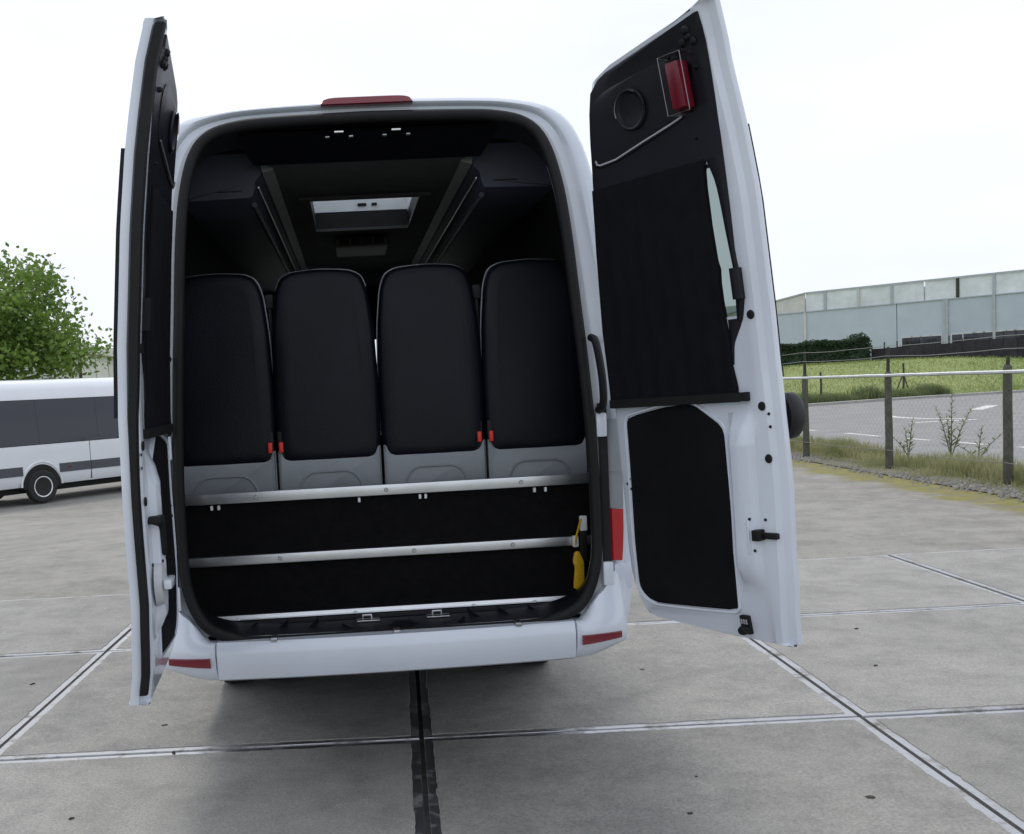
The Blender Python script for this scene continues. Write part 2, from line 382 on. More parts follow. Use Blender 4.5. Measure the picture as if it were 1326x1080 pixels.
arc = [(15.6+1.1*math.cos(a), 30.2+2.3*math.sin(a)) for a in rng(2.3, 4.4, 14)]; arc2 = [(15.6+.85*math.cos(a), 30.2+2.0*math.sin(a)) for a in rng(4.4, 2.3, 14)]
dash(arc+arc2)

# ------------------------------------------------------------------ the open minibus
van = empty('minibus', (-.0581, 3.95, 0), .0463)
tag(van, 'white high-roof minibus with both rear doors swung open, showing black seats', 'minibus')
PROF = [(.5, -.03), (.70, -.03), (.8, -.012), (1.0, 0), (1.3, 0), (1.55, .005), (1.75, .018), (2.08, .052), (2.3, .08), (2.42, .10), (2.55, .125), (2.68, .165), (3, .3)]
def prof(z): return interp(PROF, z)
YB = -.10
OPEN = [(0, .672), (.5, .674), (.60, .69), (.69, .725), (.74, .78), (.77, .86), (.785, .98), (.782, 1.28), (.765, 1.6), (.745, 1.89), (.725, 2.18), (.702, 2.36), (.663, 2.5), (.60, 2.575), (.50, 2.608), (.35, 2.62), (0, 2.627)]
OUT = [(0, .58), (.5, .58), (.66, .58), (.80, .59), (.87, .63), (.91, .75), (.94, .95), (.955, 1.28), (.94, 1.6), (.915, 1.89), (.872, 2.18), (.846, 2.36), (.80, 2.52), (.72, 2.625), (.57, 2.672), (.36, 2.69), (0, 2.70)]
op = catmull(OPEN, 4); ou = catmull(OUT, 4)
def full(h): return [(p.x, p.y) for p in h]+[(-p.x, p.y) for p in h[-2:0:-1]]
OPF, OUF = full(op), full(ou)
def lerp2(t, off=0): return [(a[0]+(b[0]-a[0])*t, a[1]+(b[1]-a[1])*t) for a, b in zip(OPF, OUF)]
def ring(t, y, k=1): return [(x, YB+y+k*prof(z), z) for x, z in lerp2(t)]
HX, HY0, HY1 = .29, 1.08, 2.12
secs = [ring(0, .14), ring(0, .03), ring(.22, .028), ring(.42, .022), ring(.5, .004), ring(.62, -.004), ring(.80, .002), ring(.92, .022), ring(.985, .06), ring(1.0, .11), ring(1.0, .3, .6), ring(1.0, .7, .2)]
ys = [HY0+.1, HY1+.1, 3.0, 4.2, 4.6]
for y in ys: secs.append([(x*(1.03 if z < 1.9 else 1.01), y, z) for x, z in OUF])
def cabring(y, ztop, xk): return [(x*xk, y, z if z < 1.1 else 1.1+(z-1.1)*(ztop-1.1)/1.6) for x, z in OUF]
secs += [cabring(5.05, 2.3, .96), cabring(5.75, 1.42, .93), cabring(6.5, 1.12, .86), cabring(6.65, .95, .74)]
m = MB(); n = len(OUF); base = 0
m.add([p for q in secs for p in q], [])
def cen(i, j): return secs[i][j]
for i in range(len(secs)-1):
    for j in range(n):
        k = (j+1) % n
        if i == 12 and max(abs(OUF[j][0]), abs(OUF[k][0])) <= HX and OUF[j][1] > 2.5: continue       # hatch hole
        if i in (17,) and OUF[j][1] > 1.75: continue                                                      # windscreen
        m.f.append((i*n+j, i*n+k, (i+1)*n+k, (i+1)*n+j))
m.f.append(tuple((len(secs)-1)*n+k for k in range(n)))
body = m.obj('body', 'white_paint', van, angle=50)
ws = MB(); a, b = cabring(5.05, 2.3, .955), cabring(5.75, 1.42, .925); idx = [j for j in range(n) if OUF[j][1] > 1.7]
idx.sort(key=lambda j: j); ws.loft([[a[j] for j in idx], [b[j] for j in idx]], ring=False); ws.obj('windscreen', 'screen_glass', van)
# dark rear jamb channel strip, body-colour outer lip comes from the body itself
m = MB(); m.loft([ring(.03, .026), ring(.20, .024), ring(.215, .030)], cap=False); m.obj('door_jamb', 'jamb_paint', van)
# rubber seal round the opening
path = [(x, YB+prof(z)-.004, z) for x, z in OPF]
m = MB(); m.tube([(x*.985, y, 1.65+(z-1.65)*.988) for x, y, z in path], .021, 10, True); m.obj('door_seal', 'rubber', van)
m = MB(); m.loft([[(x*.97, YB+prof(z)+.0, 1.65+(z-1.65)*.978) for x, z in OPF], [(x*.975, YB+prof(z)+.05, 1.65+(z-1.65)*.978) for x, z in OPF], [(x*1.06, YB+prof(z)+.26, 1.65+(z-1.65)*(.965 if z > 1.65 else .975)) for x, z in OPF]], cap=False); m.obj('opening_trim', 'dark_trim', van)
# interior lining
def lin(y): 
    o = []
    for x, z in lerp2(.55): o.append((x*.99, y, max(.66, min(z, 2.585))))
    return o
ls = [lin(y) for y in (.10, HY0, HY1, 3.2, 4.4, 4.95)]
m = MB(); m.add([p for q in ls for p in q], [])
for i in range(len(ls)-1):
    for j in range(n):
        k = (j+1) % n
        if i == 1 and max(abs(ls[1][j][0]), abs(ls[1][k][0])) <= HX and ls[1][j][2] > 2.4: continue
        m.f.append((i*n+j, i*n+k, (i+1)*n+k, (i+1)*n+j))
m.obj('interior_lining', 'lining', van)
m = MB(); m.box(-.84, .84, 4.86, 4.92, 2.02, 2.6); m.obj('cab_header', 'lining', van)
m = MB(); m.bbox(-.84, .84, 4.9, 5.5, .66, 1.22, .05); m.obj('dashboard', 'lining', van)
# ceiling panel with the roof hatch well
def frame_rect(m, x0, x1, y0, y1, hx, hy0, hy1, za, zb):
    o = [(x0, y0), (x1, y0), (x1, y1), (x0, y1)]; i = [(-hx, hy0), (hx, hy0), (hx, hy1), (-hx, hy1)]
    m.loft([[(x, y, zb) for x, y in o], [(x, y, za) for x, y in o], [(x, y, za) for x, y in i], [(x, y, zb) for x, y in i]], close=True, cap=False)
m = MB(); frame_rect(m, -.40, .40, .34, 4.4, .275, 1.12, 2.09, 2.52, 2.56); m.obj('ceiling_panel', 'headliner', van)
m = MB(); m.loft([[(-.52, .10, 2.60), (.52, .10, 2.60), (.52, .12, 2.62), (-.52, .12, 2.62)], [(-.46, .345, 2.517), (.46, .345, 2.517), (.46, .36, 2.55), (-.46, .36, 2.55)]]); m.obj('header_trim', 'dark_trim', van)
hat = MB(); frame_rect(hat, -.315, .315, 1.085, 2.13, .262, 1.135, 2.075, 2.508, 2.522); hatch = hat.obj('roof_hatch', 'headliner', van)
m = MB()
for q in ((-.285, -.262, 1.11, 2.10), (.262, .285, 1.11, 2.10)): m.box(q[0], q[1], q[2], q[3], 2.522, 2.60)
m.box(-.262, .262, 1.11, 1.135, 2.522, 2.60); m.box(-.262, .262, 2.075, 2.10, 2.522, 2.612); m.obj('well_wall', 'black_plastic', hatch)
m = MB(); m.box(-.262, .262, 2.07, 2.10, 2.613, 2.76); m.box(-.285, -.262, 1.11, 2.10, 2.60, 2.76); m.box(.262, .285, 1.11, 2.10, 2.60, 2.76); m.box(-.262, .262, 1.11, 1.13, 2.60, 2.74); m.obj('riser', 'hatch_riser', hatch)
m = MB(); m.bbox(-.32, .32, 1.07, 2.13, 2.762, 2.775, .004); m.obj('lid', 'screen_glass', hatch)
for a_, b_ in ((-.02, .03), (.06, .09)):
    m = MB(); m.bbox(a_, b_, 2.062, 2.07, 2.64, 2.655, .002); m.obj('catch', 'black_plastic', hatch)
m = MB(); m.bbox(-.16, .16, 2.45, 2.95, 2.47, 2.52, .012); vent = m.obj('ceiling_vent', 'ceiling_grey', van)
m = MB(); m.bbox(-.135, .135, 2.438, 2.452, 2.476, 2.512, .003); m.obj('grille', 'black_plastic', vent)
for x in (-.07, 0, .07):
    m = MB(); m.box(x-.003, x+.003, 2.43, 2.44, 2.478, 2.51); m.obj('louvre', 'ceiling_grey', vent)
for s in (-1, 1):
    m = MB(); m.loft([[(s*.385, y, 2.512), (s*.43, y, 2.50), (s*.44, y, 2.56), (s*.385, y, 2.55)] for y in (.40, 4.3)]); m.obj('ceiling_rail', 'ceiling_grey', van)
    o = rounded([(.80, 2.395), (.475, 2.402), (.462, 2.44), (.460, 2.468), (.433, 2.495), (.418, 2.60), (.55, 2.615), (.66, 2.60), (.755, 2.50)], [.004, .02, .01, .008, .012, .015, .03, .05, .06], 4)
    m = MB(); m.loft([[(s*x, .44, z) for x, z in inset(o, .012)], [(s*x, .425, z) for x, z in inset(o, .006)], [(s*x, .44, z) for x, z in o], [(s*x, 4.3, z) for x, z in o]][1:]); lk = m.obj('overhead_locker', 'locker_vinyl', van)
    m = MB(); m.bbox(min(s*.52, s*.62), max(s*.52, s*.62), .421, .426, 2.432, 2.436, .001); m.obj('pull_slot', 'rubber', lk)
    m = MB(); m.tube([(s*.452, .45, 2.452), (s*.452, 4.2, 2.452)], .0035, 6); m.obj('edge_strip', 'steel', lk)
    m = MB(); m.tube([(s*.478, .5, 2.392), (s*.478, 4.2, 2.392)], .012, 6); m.obj('grab_rail', 'locker_vinyl', lk)
    # curtain hem under the locker
    m = MB(); m.loft([[(s*(.83-.004*(1+math.sin(k*1.3))), .5+k*.06, 1.5), (s*(.80-.004*(1+math.sin(k*1.3))), .5+k*.06, 2.395)] for k in range(62)], ring=False); m.obj('side_curtain', 'lining', van)
# latches on the header
for x in (-.11, .108):
    m = MB(); m.bbox(x-.018, x+.018, .09, .12, 2.572, 2.584, .003); lt = m.obj('header_latch', 'chrome', van)
    for d in (-1, 1):
        m = MB(); m.bbox(x+d*.045-.008, x+d*.045+.008, .092, .112, 2.556, 2.562, .002); m.obj('latch_screw', 'steel', lt)
# floor, board with aluminium profiles
m = MB(); m.box(-.86, .86, .1, 4.9, .655, .697); m.obj('floor', 'lining', van)
m = MB(); m.box(-.88, .88, .222, .245, .70, 1.20); brd = m.obj('luggage_board', 'board_black', van)
for z0, z1 in ((1.172, 1.214), (.922, .96)):
    m = MB(); m.bbox(-.885, .885, .198, .222, z0, z1, .004); r = m.obj('rail', 'aluminium', brd)
    for x in ((-.52, .0, .545) if z1 > 1.1 else (-.44, .10, .5)):
        m = MB(); m.lathe([(.0005, .006), (.007, .006), (.009, .003), (.009, 0)], lambda a, b, c: (x+a, .1985-c, (z0+z1)/2+b), 10); m.obj('screw', 'steel', r)
for x in (-.70, -.672, -.11, .135, .158, .60, .645):
    m = MB(); m.bbox(x-.005, x+.005, .205, .222, 1.148, 1.166, .002); m.obj('clip', 'white_plastic', brd)
m = MB(); m.loft([[(x, .192, .700), (x, .205, .702), (x, .209, .716), (x, .222, .716), (x, .222, .7)] for x in (-.87, .87)]); m.obj('edge_profile', 'aluminium', brd)
for x in (-.62, -.15, .33, .58):
    m = MB(); m.lathe([(.0005, .008), (.006, .007), (.008, 0)], lambda a, b, c: (x+a, .19+b, .702+c), 8); m.obj('screw', 'white_plastic', brd)
# sill plate with raised ribs
zs = .682
m = MB(); xs = rng(-.70, .70, 56)
def silly(x): return 1
secs = []
for x in xs:
    e = sstep((.72-abs(x))/.12); lo = .674+.03*(1-e)
    secs.append([(x, -.118, lo), (x, -.105, lo+.010), (x, .02, lo+.014), (x, .16, .702), (x, .17, .697), (x, .17, .66), (x, -.118, .66)])
m.loft(secs); sill = m.obj('sill_plate', 'black_plastic', van, angle=30)
for s in (-1, 1):
    for x in (.30, .42, .54):
        m = MB(); dx = .05 if x < .2 else .04
        m.tube([(s*(x), .14, .703), (s*(x+dx), -.02, .690)], .003, 6); m.obj('rib', 'black_plastic', sill)
m = MB(); m.tube([(-.2, .02, .697), (-.15, -.06, .686), (-.04, -.06, .686), (.0, .02, .697), (.06, .02, .697), (.11, -.06, .686), (.22, -.06, .686), (.27, .02, .697)], .005, 6); m.obj('rib', 'black_plastic', sill)
for x in (-.101, .172):
    m = MB(); m.bbox(x-.045, x+.045, .035, .075, .697, .704, .003); sk = m.obj('lock_striker', 'steel', van)
    m = MB(); m.tube([(x-.02, .05, .70), (x-.02, .05, .722), (x+.012, .05, .722), (x+.012, .05, .70)], .0055, 8); m.obj('striker_loop', 'steel', sk)
# ---------------- seats
def seat(cx, pip):
    ol = [(-.195, 1.30), (-.211, 1.36), (-.214, 1.6), (-.207, 1.85), (-.188, 2.02), (-.165, 2.085), (-.12, 2.108), (0, 2.118), (.12, 2.108), (.165, 2.085), (.188, 2.02), (.207, 1.85), (.214, 1.6), (.211, 1.36), (.195, 1.30)]
    ol = rounded(ol, .05, 4); ol.append((0, 1.292))
    def T(k, y, dz=0): return [(cx+x*k*1.045, y-.035*(z-1.3)*0+.06*sstep((z-1.75)/.5), 1.70+(z-1.70)*(1-(1-k)*.45)+dz) for x, z in ol]
    st = empty('seat'); st.parent = van
    m = MB(); m.loft([T(.70, .437), T(.90, .440), T(.965, .449), T(.995, .466), T(1.0, .50), T(.99, .56), T(.93, .60), T(.6, .615)]); m.obj('backrest', 'seat_vinyl', st, angle=70)
    pts = [p for p in T(1.004, .492)[:-1]]
    if pip == 'r': pts = [p for p in pts if p[0] > cx-.17 and p[2] > 1.42 and (p[2] > 2.0 or p[0] > cx)]
    elif pip == 'l': pts = [p for p in pts if p[0] < cx+.17 and p[2] > 1.42 and (p[2] > 2.0 or p[0] < cx)]
    else: pts = [p for p in pts if p[2] > 2.03]
    m = MB(); m.tube(pts, .003, 6); m.obj('piping', 'piping', st)
    # grey plastic lower shell with raised horns at the sides
    sh = [(-.216, 1.08), (.216, 1.08), (.216, 1.362), (.205, 1.357), (.192, 1.324), (.17, 1.314), (-.17, 1.314), (-.192, 1.324), (-.205, 1.357), (-.216, 1.362)]
    sh = rounded(sh, [.005, .005, .006, .006, .02, .02, .02, .02, .006, .006], 3)
    m = MB(); m.prism(sh, lambda x, z, d: (cx+x, d, z), .58, .436, .006); lo = m.obj('lower_shell', 'seat_shell', st)
    ar = rounded([(-.17, 1.10), (-.105, 1.262), (.105, 1.262), (.17, 1.10)], [.01, .05, .05, .01], 4)
    m = MB(); m.tube([(cx+x, .4365, z) for x, z in ar], .006, 6); m.obj('moulded_arch', 'seat_shell', lo)
    m = MB(); m.bbox(cx-.20, cx+.20, .56, 1.0, 1.08, 1.20, .04); m.obj('cushion', 'seat_vinyl', st)
    m = MB(); m.box(cx-.16, cx-.12, .6, .95, .697, 1.09); m.obj('leg', 'black_plastic', st)
    m = MB(); m.box(cx+.12, cx+.16, .6, .95, .697, 1.09); m.obj('leg', 'black_plastic', st)
    return st
sts = [seat(-.6655, 'r'), seat(-.2225, 't'), seat(.2225, 'l'), seat(.6655, 'l')]
for st_, xs_ in ((sts[0], -.470), (sts[1], -.424), (sts[2], .414), (sts[3], .464)):
    m = MB(); m.bbox(xs_-.009, xs_+.009, .422, .440, 1.352, 1.396, .004); bk = m.obj('belt_buckle', 'buckle_red', st_)
    m = MB(); m.bbox(xs_-.014, xs_+.014, .440, .475, 1.30, 1.44, .004); m.obj('buckle_case', 'black_plastic', bk)
# belt guides between the seats
for x in (-.444, .44):
    m = MB(); m.bbox(x-.018, x+.018, .52, .56, 1.96, 2.02, .006); m.tube([(x, .54, 1.98), (x+.004, .545, 1.5), (x, .55, 1.3)], .012, 6); m.obj('seat_belt', 'black_plastic', van)
# ---------------- bumper, lamps
ym = -.215
def bump_sec(x, yo): return [(x, yo+.10, .70), (x, yo+.012, .700), (x, yo, .690), (x, yo-.010, .66), (x, yo-.004, .60), (x, yo+.012, .562), (x, yo+.03, .553), (x, yo+.12, .553)]
m = MB(); m.loft([bump_sec(x, ym+.03*(x/.66)**2) for x in rng(-.662, .662, 24)]); m.obj('bumper', 'white_paint', van)
for s in (-1, 1):
    m = MB(); secs = []
    for k in range(15):
        t = k/14; 
        if t < .55: x = .668+.19*t/.55; yo = ym+.03+.045*(t/.55)**2
        else:
            a = (t-.55)/.45; x = .858+.052*math.sin(a*math.pi/2); yo = ym+.075+.27*a**1.3
        b = .553+.035*sstep((t-.1)/.5); top = .70+.10*sstep((x-.69)/.10)+.10*sstep((x-.78)/.09); inn = .11-.03*sstep(t*2)
        secs.append([(s*(x-.06*(t > .55)*(t-.55)/.45), yo+inn, top), (s*x*.995, yo+.035, top-.004), (s*x, yo+.012, .70+.3*(top-.70)), (s*x, yo-.006, .69), (s*x, yo-.010, .65), (s*x, yo-.003, .61), (s*(x-.006), yo+.015, b+.01), (s*(x-.02), yo+.04, b), (s*(x-.05), yo+inn+.05, b)])
    m.loft(secs); cap = m.obj('bumper_end', 'white_paint', van, angle=55)
    m = MB(); secs = []
    for x in rng(.685, .842, 10):
        t = (x-.668)/.19*.55; yo = ym+.03+.045*(t/.55)**2; k = (x-.685)/.157
        z0 = .611+.012*k; z1 = .650
        secs.append([(s*x, yo-.004, z1), (s*x, yo-.0185, z1-.003), (s*x, yo-.0185, z0+.003), (s*x, yo, z0)])
    m.loft(secs); rf = m.obj('reflector', 'dark_red_lens', van)
    m = MB(); m.loft([[(p[0], p[1]-.0022, p[2]) for p in (q[1],)]+[(q[1][0], q[1][1]-.002, q[1][2]-.016), (q[1][0], q[1][1]+.002, q[1][2]-.016)] for q in secs[1:-1]]); m.obj('red_strip', 'lamp_red', rf)
    # tail lamp on the corner pillar
    def tl(z0, z1, name, mt, nn=6, par=None):
        m = MB(); rows = []
        for z in rng(z0, z1, nn):
            q = .02*((z-1.2)/.3)**2
            rows.append([(s*.832, YB+.012, z), (s*.865, YB-.008, z), (s*(.905-q*.2), YB+.012, z), (s*(.935-q*.3), YB+.05, z), (s*(.955-q*.3), YB+.16, z), (s*.93, YB+.16, z), (s*.835, YB+.06, z)])
        m.loft(rows); return m.obj(name, mt, par or van)
    lamp = tl(.905, 1.10, 'tail_lamp', 'red_lens'); tl(1.104, 1.24, 'reversing_lens', 'clear_lens', par=lamp); tl(1.244, 1.44, 'indicator_lens', 'clear_lens', par=lamp)
    m = MB(); m.loft([[(s*.800, YB+.008, z), (s*.829, YB+.0, z), (s*.829, YB+.03, z), (s*.800, YB+.03, z)] for z in (.895, 1.5)]); m.obj('pillar_cover', 'black_plastic', van)
    m = MB(); m.bbox(min(s*.835, s*.90), max(s*.835, s*.90), YB-.012, YB+.05, .80, .893, .006); bl = m.obj('corner_cover', 'white_paint', van)
    # grab handle at the hinge pillar
    pts = [(s*.792, YB-.03, 1.475), (s*.802, YB-.065, 1.50), (s*.800, YB-.075, 1.58), (s*.792, YB-.072, 1.66), (s*.784, YB-.05, 1.73), (s*.778, YB-.01, 1.745)]
    m = MB(); m.tube([tuple(v) for v in catmull(pts, 4)], .015, 8); m.obj('grab_handle', 'black_plastic', van)
    for z in (.86, 1.42):
        m = MB(); hx = interp([(.8, .80), (1.5, .795), (2.1, .765)], z); m.bbox(min(s*(hx-.01), s*(hx+.03)), max(s*(hx-.01), s*(hx+.03)), YB+prof(z)-.02, YB+prof(z)+.01, z-.045, z+.045, .008); m.obj('hinge', 'white_paint', van)
m = MB(); pts = [(x, 2.669+.022*max(0, 1-(x/.172)**8)**.5) for x in rng(-.172, .172, 32)]
m.loft([[(x, .05, 2.658), (x, .034, 2.664), (x, .040, z-.003), (x, .050, z+.001), (x, .12, z+.014), (x, .12, 2.664)] for x, z in pts]); m.obj('brake_lamp', 'dark_red_lens', van)
for x in (-.45, 0, .45):
    m = MB(); m.bbox(x-.012, x+.012, -.20, -.15, .699, .712, .003); m.obj('bumper_clip', 'steel', van)
m = MB(); m.box(-.80, .80, .1, 5.9, .52, .60); m.box(-.72, .72, .45, 1.0, .41, .52); m.box(-.74, .74, .95, 1.6, .27, .52); m.box(-.76, .76, 1.6, 4.8, .17, .52); m.obj('underbody', 'underbody', van)  # unseen lower boxes added to block light and deepen the shade below
TYRE = [(.20, .0), (.22, .005), (.31, .0), (.335, .02), (.34, .05), (.34, .13), (.335, .16), (.31, .18), (.22, .18), (.2, .17)]
def wheel(parent, x, y, z, s, rim=True, T=None):
    T0 = T or (lambda a, b, c: (x+s*c, y+a, z+b))
    m = MB(); m.lathe(TYRE, T0, 40); w_ = m.obj('wheel', 'tyre', parent)
    m = MB(); m.lathe([(.225, .165), (.215, .180), (.198, .178), (.180, .14), (.15, .08), (.12, .045), (.075, .05), (.07, .09), (.055, .10), (.0005, .10)], T0, 36); r = m.obj('rim', 'rim_silver', w_)
    for k in range(6):
        a = 2*math.pi*k/6; m = MB(); ca, sa = math.cos(a)*.135, math.sin(a)*.135
        m.lathe([(.0005, .0595), (.018, .0595), (.022, .050)], lambda p, q, c: T0(ca+p, sa+q, c), 10); m.obj('vent_hole', 'rubber', r)
    return w_
for s in (-1, 1):
    wheel(van, s*.74, 1.85, .34, s); wheel(van, s*.50, 1.85, .34, s)
    m = MB(); m.bbox(min(s*.90, s*.93), max(s*.90, s*.93), 1.1, 5.2, .27, .62, .01); m.obj('shading_skirt', 'underbody', van)  # black skirt added out of view to keep light from under the van
    m = MB(); m.bbox(min(s*.52, s*.90), max(s*.52, s*.90), 1.44, 1.46, .12, .55, .004); m.obj('shading_flap', 'rubber', van); wheel(van, s*.74, 5.5, .34, s)  # flap is unseen, added to help darken the ground beneath the van
# side windows of tinted glass
for s in (-1, 1):
    for y0, y1 in ((1.25, 2.2), (2.24, 3.2), (3.24, 4.15)):
        m = MB(); rows = []
        for z in rng(1.42, 2.2, 8):
            x = [p.x for p in ou if abs(p.y-z) < .2]; xx = interp(sorted([(p.y, p.x) for p in ou if p.x > .6 and p.y > 1]), z)*(1.03-.02*sstep((z-1.84)/.1))+.007
            rows.append([(s*xx, y0, z), (s*xx, y1, z)])
        m.loft(rows, ring=False); m.obj('side_window', 'window_glass', van)

# ---------------- rear doors
UL = [(.699, .80), (.705, .61), (.714, .426), (.73, .224), (.737, .205), (.76, .187), (.789, .174), (.85, .158), (.888, .15), (1.144, .148), (1.34, .14), (1.756, .14), (2.023, .165), (2.256, .195), (2.406, .22), (2.5, .24), (2.56, .262), (2.575, .272), (2.582, .29), (2.60, .345), (2.63, .53), (2.658, .716), (2.674, .80)]
def door_basis(s, th, tilt):
    th, t = R_(th), R_(tilt)
    h = Vector((s*(.80 if s > 0 else .832), YB, 1.0)); e = Vector((s*math.sin(th), -math.cos(th), 0)); nn = Vector((-s*math.cos(th), -math.sin(th), 0)); z = Vector((0, 0, 1))
    ct, stt = math.cos(t), math.sin(t)
    rt = lambda v: Vector((v.x*ct-s*v.z*stt, v.y, v.z*ct+s*v.x*stt))
    return h, rt(e), rt(nn), rt(z)
def make_door(s, th, tilt, left):
    h, e, nv, zv = door_basis(s, th, tilt)
    def D(u, nn, z): return tuple(h+e*u+nv*(nn+prof(z))+zv*(z-1))
    def UZ(off): return lambda u, z, d: D(u, off+d, z)
    zsx = sorted(set([a for a, b in UL]+rng(.9, 2.5, 32)+rng(1.75, 2.22, 6)))
    URT = [(.7, .797), (.9, .816), (1.2, .823), (1.6, .809), (2.12, .812), (2.32, .80), (2.49, .786), (2.68, .79)]
    def bul(z): return sstep((z-.86)/.10)*sstep((1.46-z)/.10)
    cols = []
    secs = []
    for z in zsx:
        UR = interp(URT, z); ul = min(interp(UL, z), UR-.02); k = bul(z); k2 = sstep((z-1.60)/.12)*sstep((2.6-z)/.1)
        raw = [(ul, 0), (ul+.002, .018), (ul+.010, .024), (ul+.016, .046), (ul+.034, .055), (.60, .055), (.640, .055+.0*k), (.662, .055+.034*k), (.70, .055+.037*k), (.722, .055+.028*k), (.738, .057+.006*k), (UR-.055, .060), (UR-.033, .056), (UR-.021, .036), (UR-.008, .030), (UR, .026), (UR+.003, .012), (UR, .0), (UR-.03, -.004), (.735, -.006), (.585, -.006), (.40, -.006), (min(ul+.06, UR-.02), -.005)]
        secs.append([D(max(u, ul+.0004*i if i < 12 else ul), v, z) for i, (u, v) in enumerate(raw)])
    m = MB(); n = len(secs[0]); m.add([p for q in secs for p in q], [])
    for i in range(len(secs)-1):
        z0, z1 = zsx[i], zsx[i+1]
        for j in range(n):
            if z0 >= 1.745 and z1 <= 2.221 and (j in (7, 8) or j == 19): continue    # daylight slot of the window
            k = (j+1) % n; m.f.append((i*n+j, i*n+k, (i+1)*n+k, (i+1)*n+j))
    m.f += [tuple(range(n))[::-1], tuple((len(secs)-1)*n+k for k in range(n))]
    door = m.obj('rear_door', 'white_paint', van, angle=28)
    # window glass on the outside
    m = MB(); rows = [[D(u, -.0085, z) for u in rng(.19 if z < 2.1 else .22, min(.79, interp(URT, z)-.008), 8)] for z in rng(1.56, 2.31, 14)]
    rows2 = [[D(u, -.0065, z) for u in rng(.19 if z < 2.1 else .22, min(.79, interp(URT, z)-.008), 8)] for z in rng(1.56, 2.31, 14)]
    secs = [a+b[::-1] for a, b in zip(rows, rows2)]; m.loft(secs); m.obj('window_glass', 'tint_glass', door)
    m = MB(); ol = [(.815, 1.545), (.823, 1.55), (.823, 2.315), (.815, 2.32)]
    m.loft([[D(interp(URT, z)-.016, -.012, z), D(interp(URT, z)-.003, -.012, z), D(interp(URT, z)-.003, -.002, z), D(interp(URT, z)-.016, -.002, z)] for z in rng(1.55, 2.315, 10)]); m.obj('glass_edge', 'rubber', door)
    def rows_of(ol, n):
        zs = [p[1] for p in ol]; a, b = min(zs), max(zs); out = []
        for k in range(n+1):
            t = .5-.5*math.cos(math.pi*k/n); z = a+(b-a)*(.001+.998*t); us = []
            for (u0, z0), (u1, z1) in zip(ol, ol[1:]+ol[:1]):
                if (z0-z)*(z1-z) <= 0 and z0 != z1: us.append(u0+(u1-u0)*(z-z0)/(z1-z0))
            if len(us) >= 2: out.append((z, min(us), max(us)))
        return out
    # lower black inset panel with pressed rim
    ins = rounded([(.213, 1.446), (.385, 1.478), (.503, 1.484), (.619, 1.402), (.624, 1.135), (.617, .800), (.585, .797), (.44, .790), (.255, .786), (.203, .83), (.209, 1.174)], [.025, .05, .03, .03, .05, .04, .03, .1, .05, .05, .1], 5)
    m = MB(); m.tube([D(u, .056, z) for u, z in inset(ins, -.008)], .006, 6, True); m.obj('pressed_rim', 'white_paint', door)
    # upper trim round blind and window
    def strip(rows, n0, n1, name, mt, nu=6, wave=0, par=door):
        m = MB(); secs = []
        for z, a, b in rows:
            f = [D(a+(b-a)*t, n1+(wave*math.sin(t*46)+wave*.5*math.sin(t*23+z*1.5) if wave else 0)-(.004 if t in (0, 1) else 0), z) for t in rng(0, 1, nu)]
            bk = [D(b, n0, z), D(a, n0, z)]; secs.append(f+bk)
        m.loft(secs); return m.obj(name, mt, par, angle=60)
    strip(rows_of(ins, 40), .052, .0605, 'lower_panel', 'lining', 6)
    SL = [(1.48, .690), (1.53, .688), (1.60, .677), (1.665, .679), (1.742, .672), (1.80, .668), (1.86, .668), (1.90, .672), (1.93, .666), (2.04, .662), (2.15, .664), (2.20, .668), (2.226, .675)]
    SR = [(1.735, .712), (1.80, .716), (1.89, .722), (2.01, .712), (2.10, .706), (2.16, .701), (2.20, .690), (2.226, .678)]
    TR = [(1.735, .730), (1.78, .744), (1.815, .752), (1.94, .735), (2.325, .745), (2.566, .750), (2.61, .750), (2.64, .748)]
    # outer dark trim: upper field above the blind
    def ublind(z): return .0
    rows = []
    for z in sorted(rng(2.23, 2.60, 12)+[2.575, 2.582, 2.63, 2.642]):
        a = interp(UL, min(2.674, z+(.017 if z > 2.5 else .017*max(0, z-2.4)/.1)))+.016; b = interp(TR, z)
        if a < b-.01: rows.append((z, a, b))
    up = strip(rows, .052, .064, 'upper_trim', 'dark_trim', 10)
    rows = [(z, interp(SR, z), interp(TR, z)) for z in rng(1.735, 2.235, 16)]; strip(rows, .050, .064, 'window_surround', 'dark_trim', 3)
    rows = [(z, .722, .752) for z in (1.80, 1.81, 1.87, 1.895)]; strip(rows, .06, .086, 'blind_guide', 'black_plastic', 3)
    rows = [(z, interp(UL, z)+.012, interp(SL, z)) for z in sorted(rng(1.482, 2.235, 22)+[a for a, b in SL if a > 1.482])]; strip(rows, .050, .066, 'blind', 'blind_fabric', 90, .0016)
    rows = [(z, interp(UL, z)+.016, .728) for z in (1.484, 1.488, 1.50, 1.512)]; strip(rows, .05, .078, 'blind_bar', 'rubber', 4)
    rows = [(z, .676, interp([(1.60, .682), (1.665, .690), (1.70, .710), (1.735, .7295), (1.745, .733)], z)) for z in rng(1.60, 1.742, 8)]; strip(rows, .052, .060, 'lower_surround', 'black_plastic', 3)
    # upper cover: raised pad with light edge line, round recess, red lamp
    pad = rounded([(.235, 2.30), (.340, 2.302), (.60, 2.358), (.655, 2.385), (.655, 2.50), (.60, 2.555), (.34, 2.53), (.27, 2.50)], [.03, .05, .05, .03, .03, .04, .05, .05], 5)
    pd = strip(rows_of(pad, 24), .062, .071, 'cover_pad', 'dark_trim', 8)
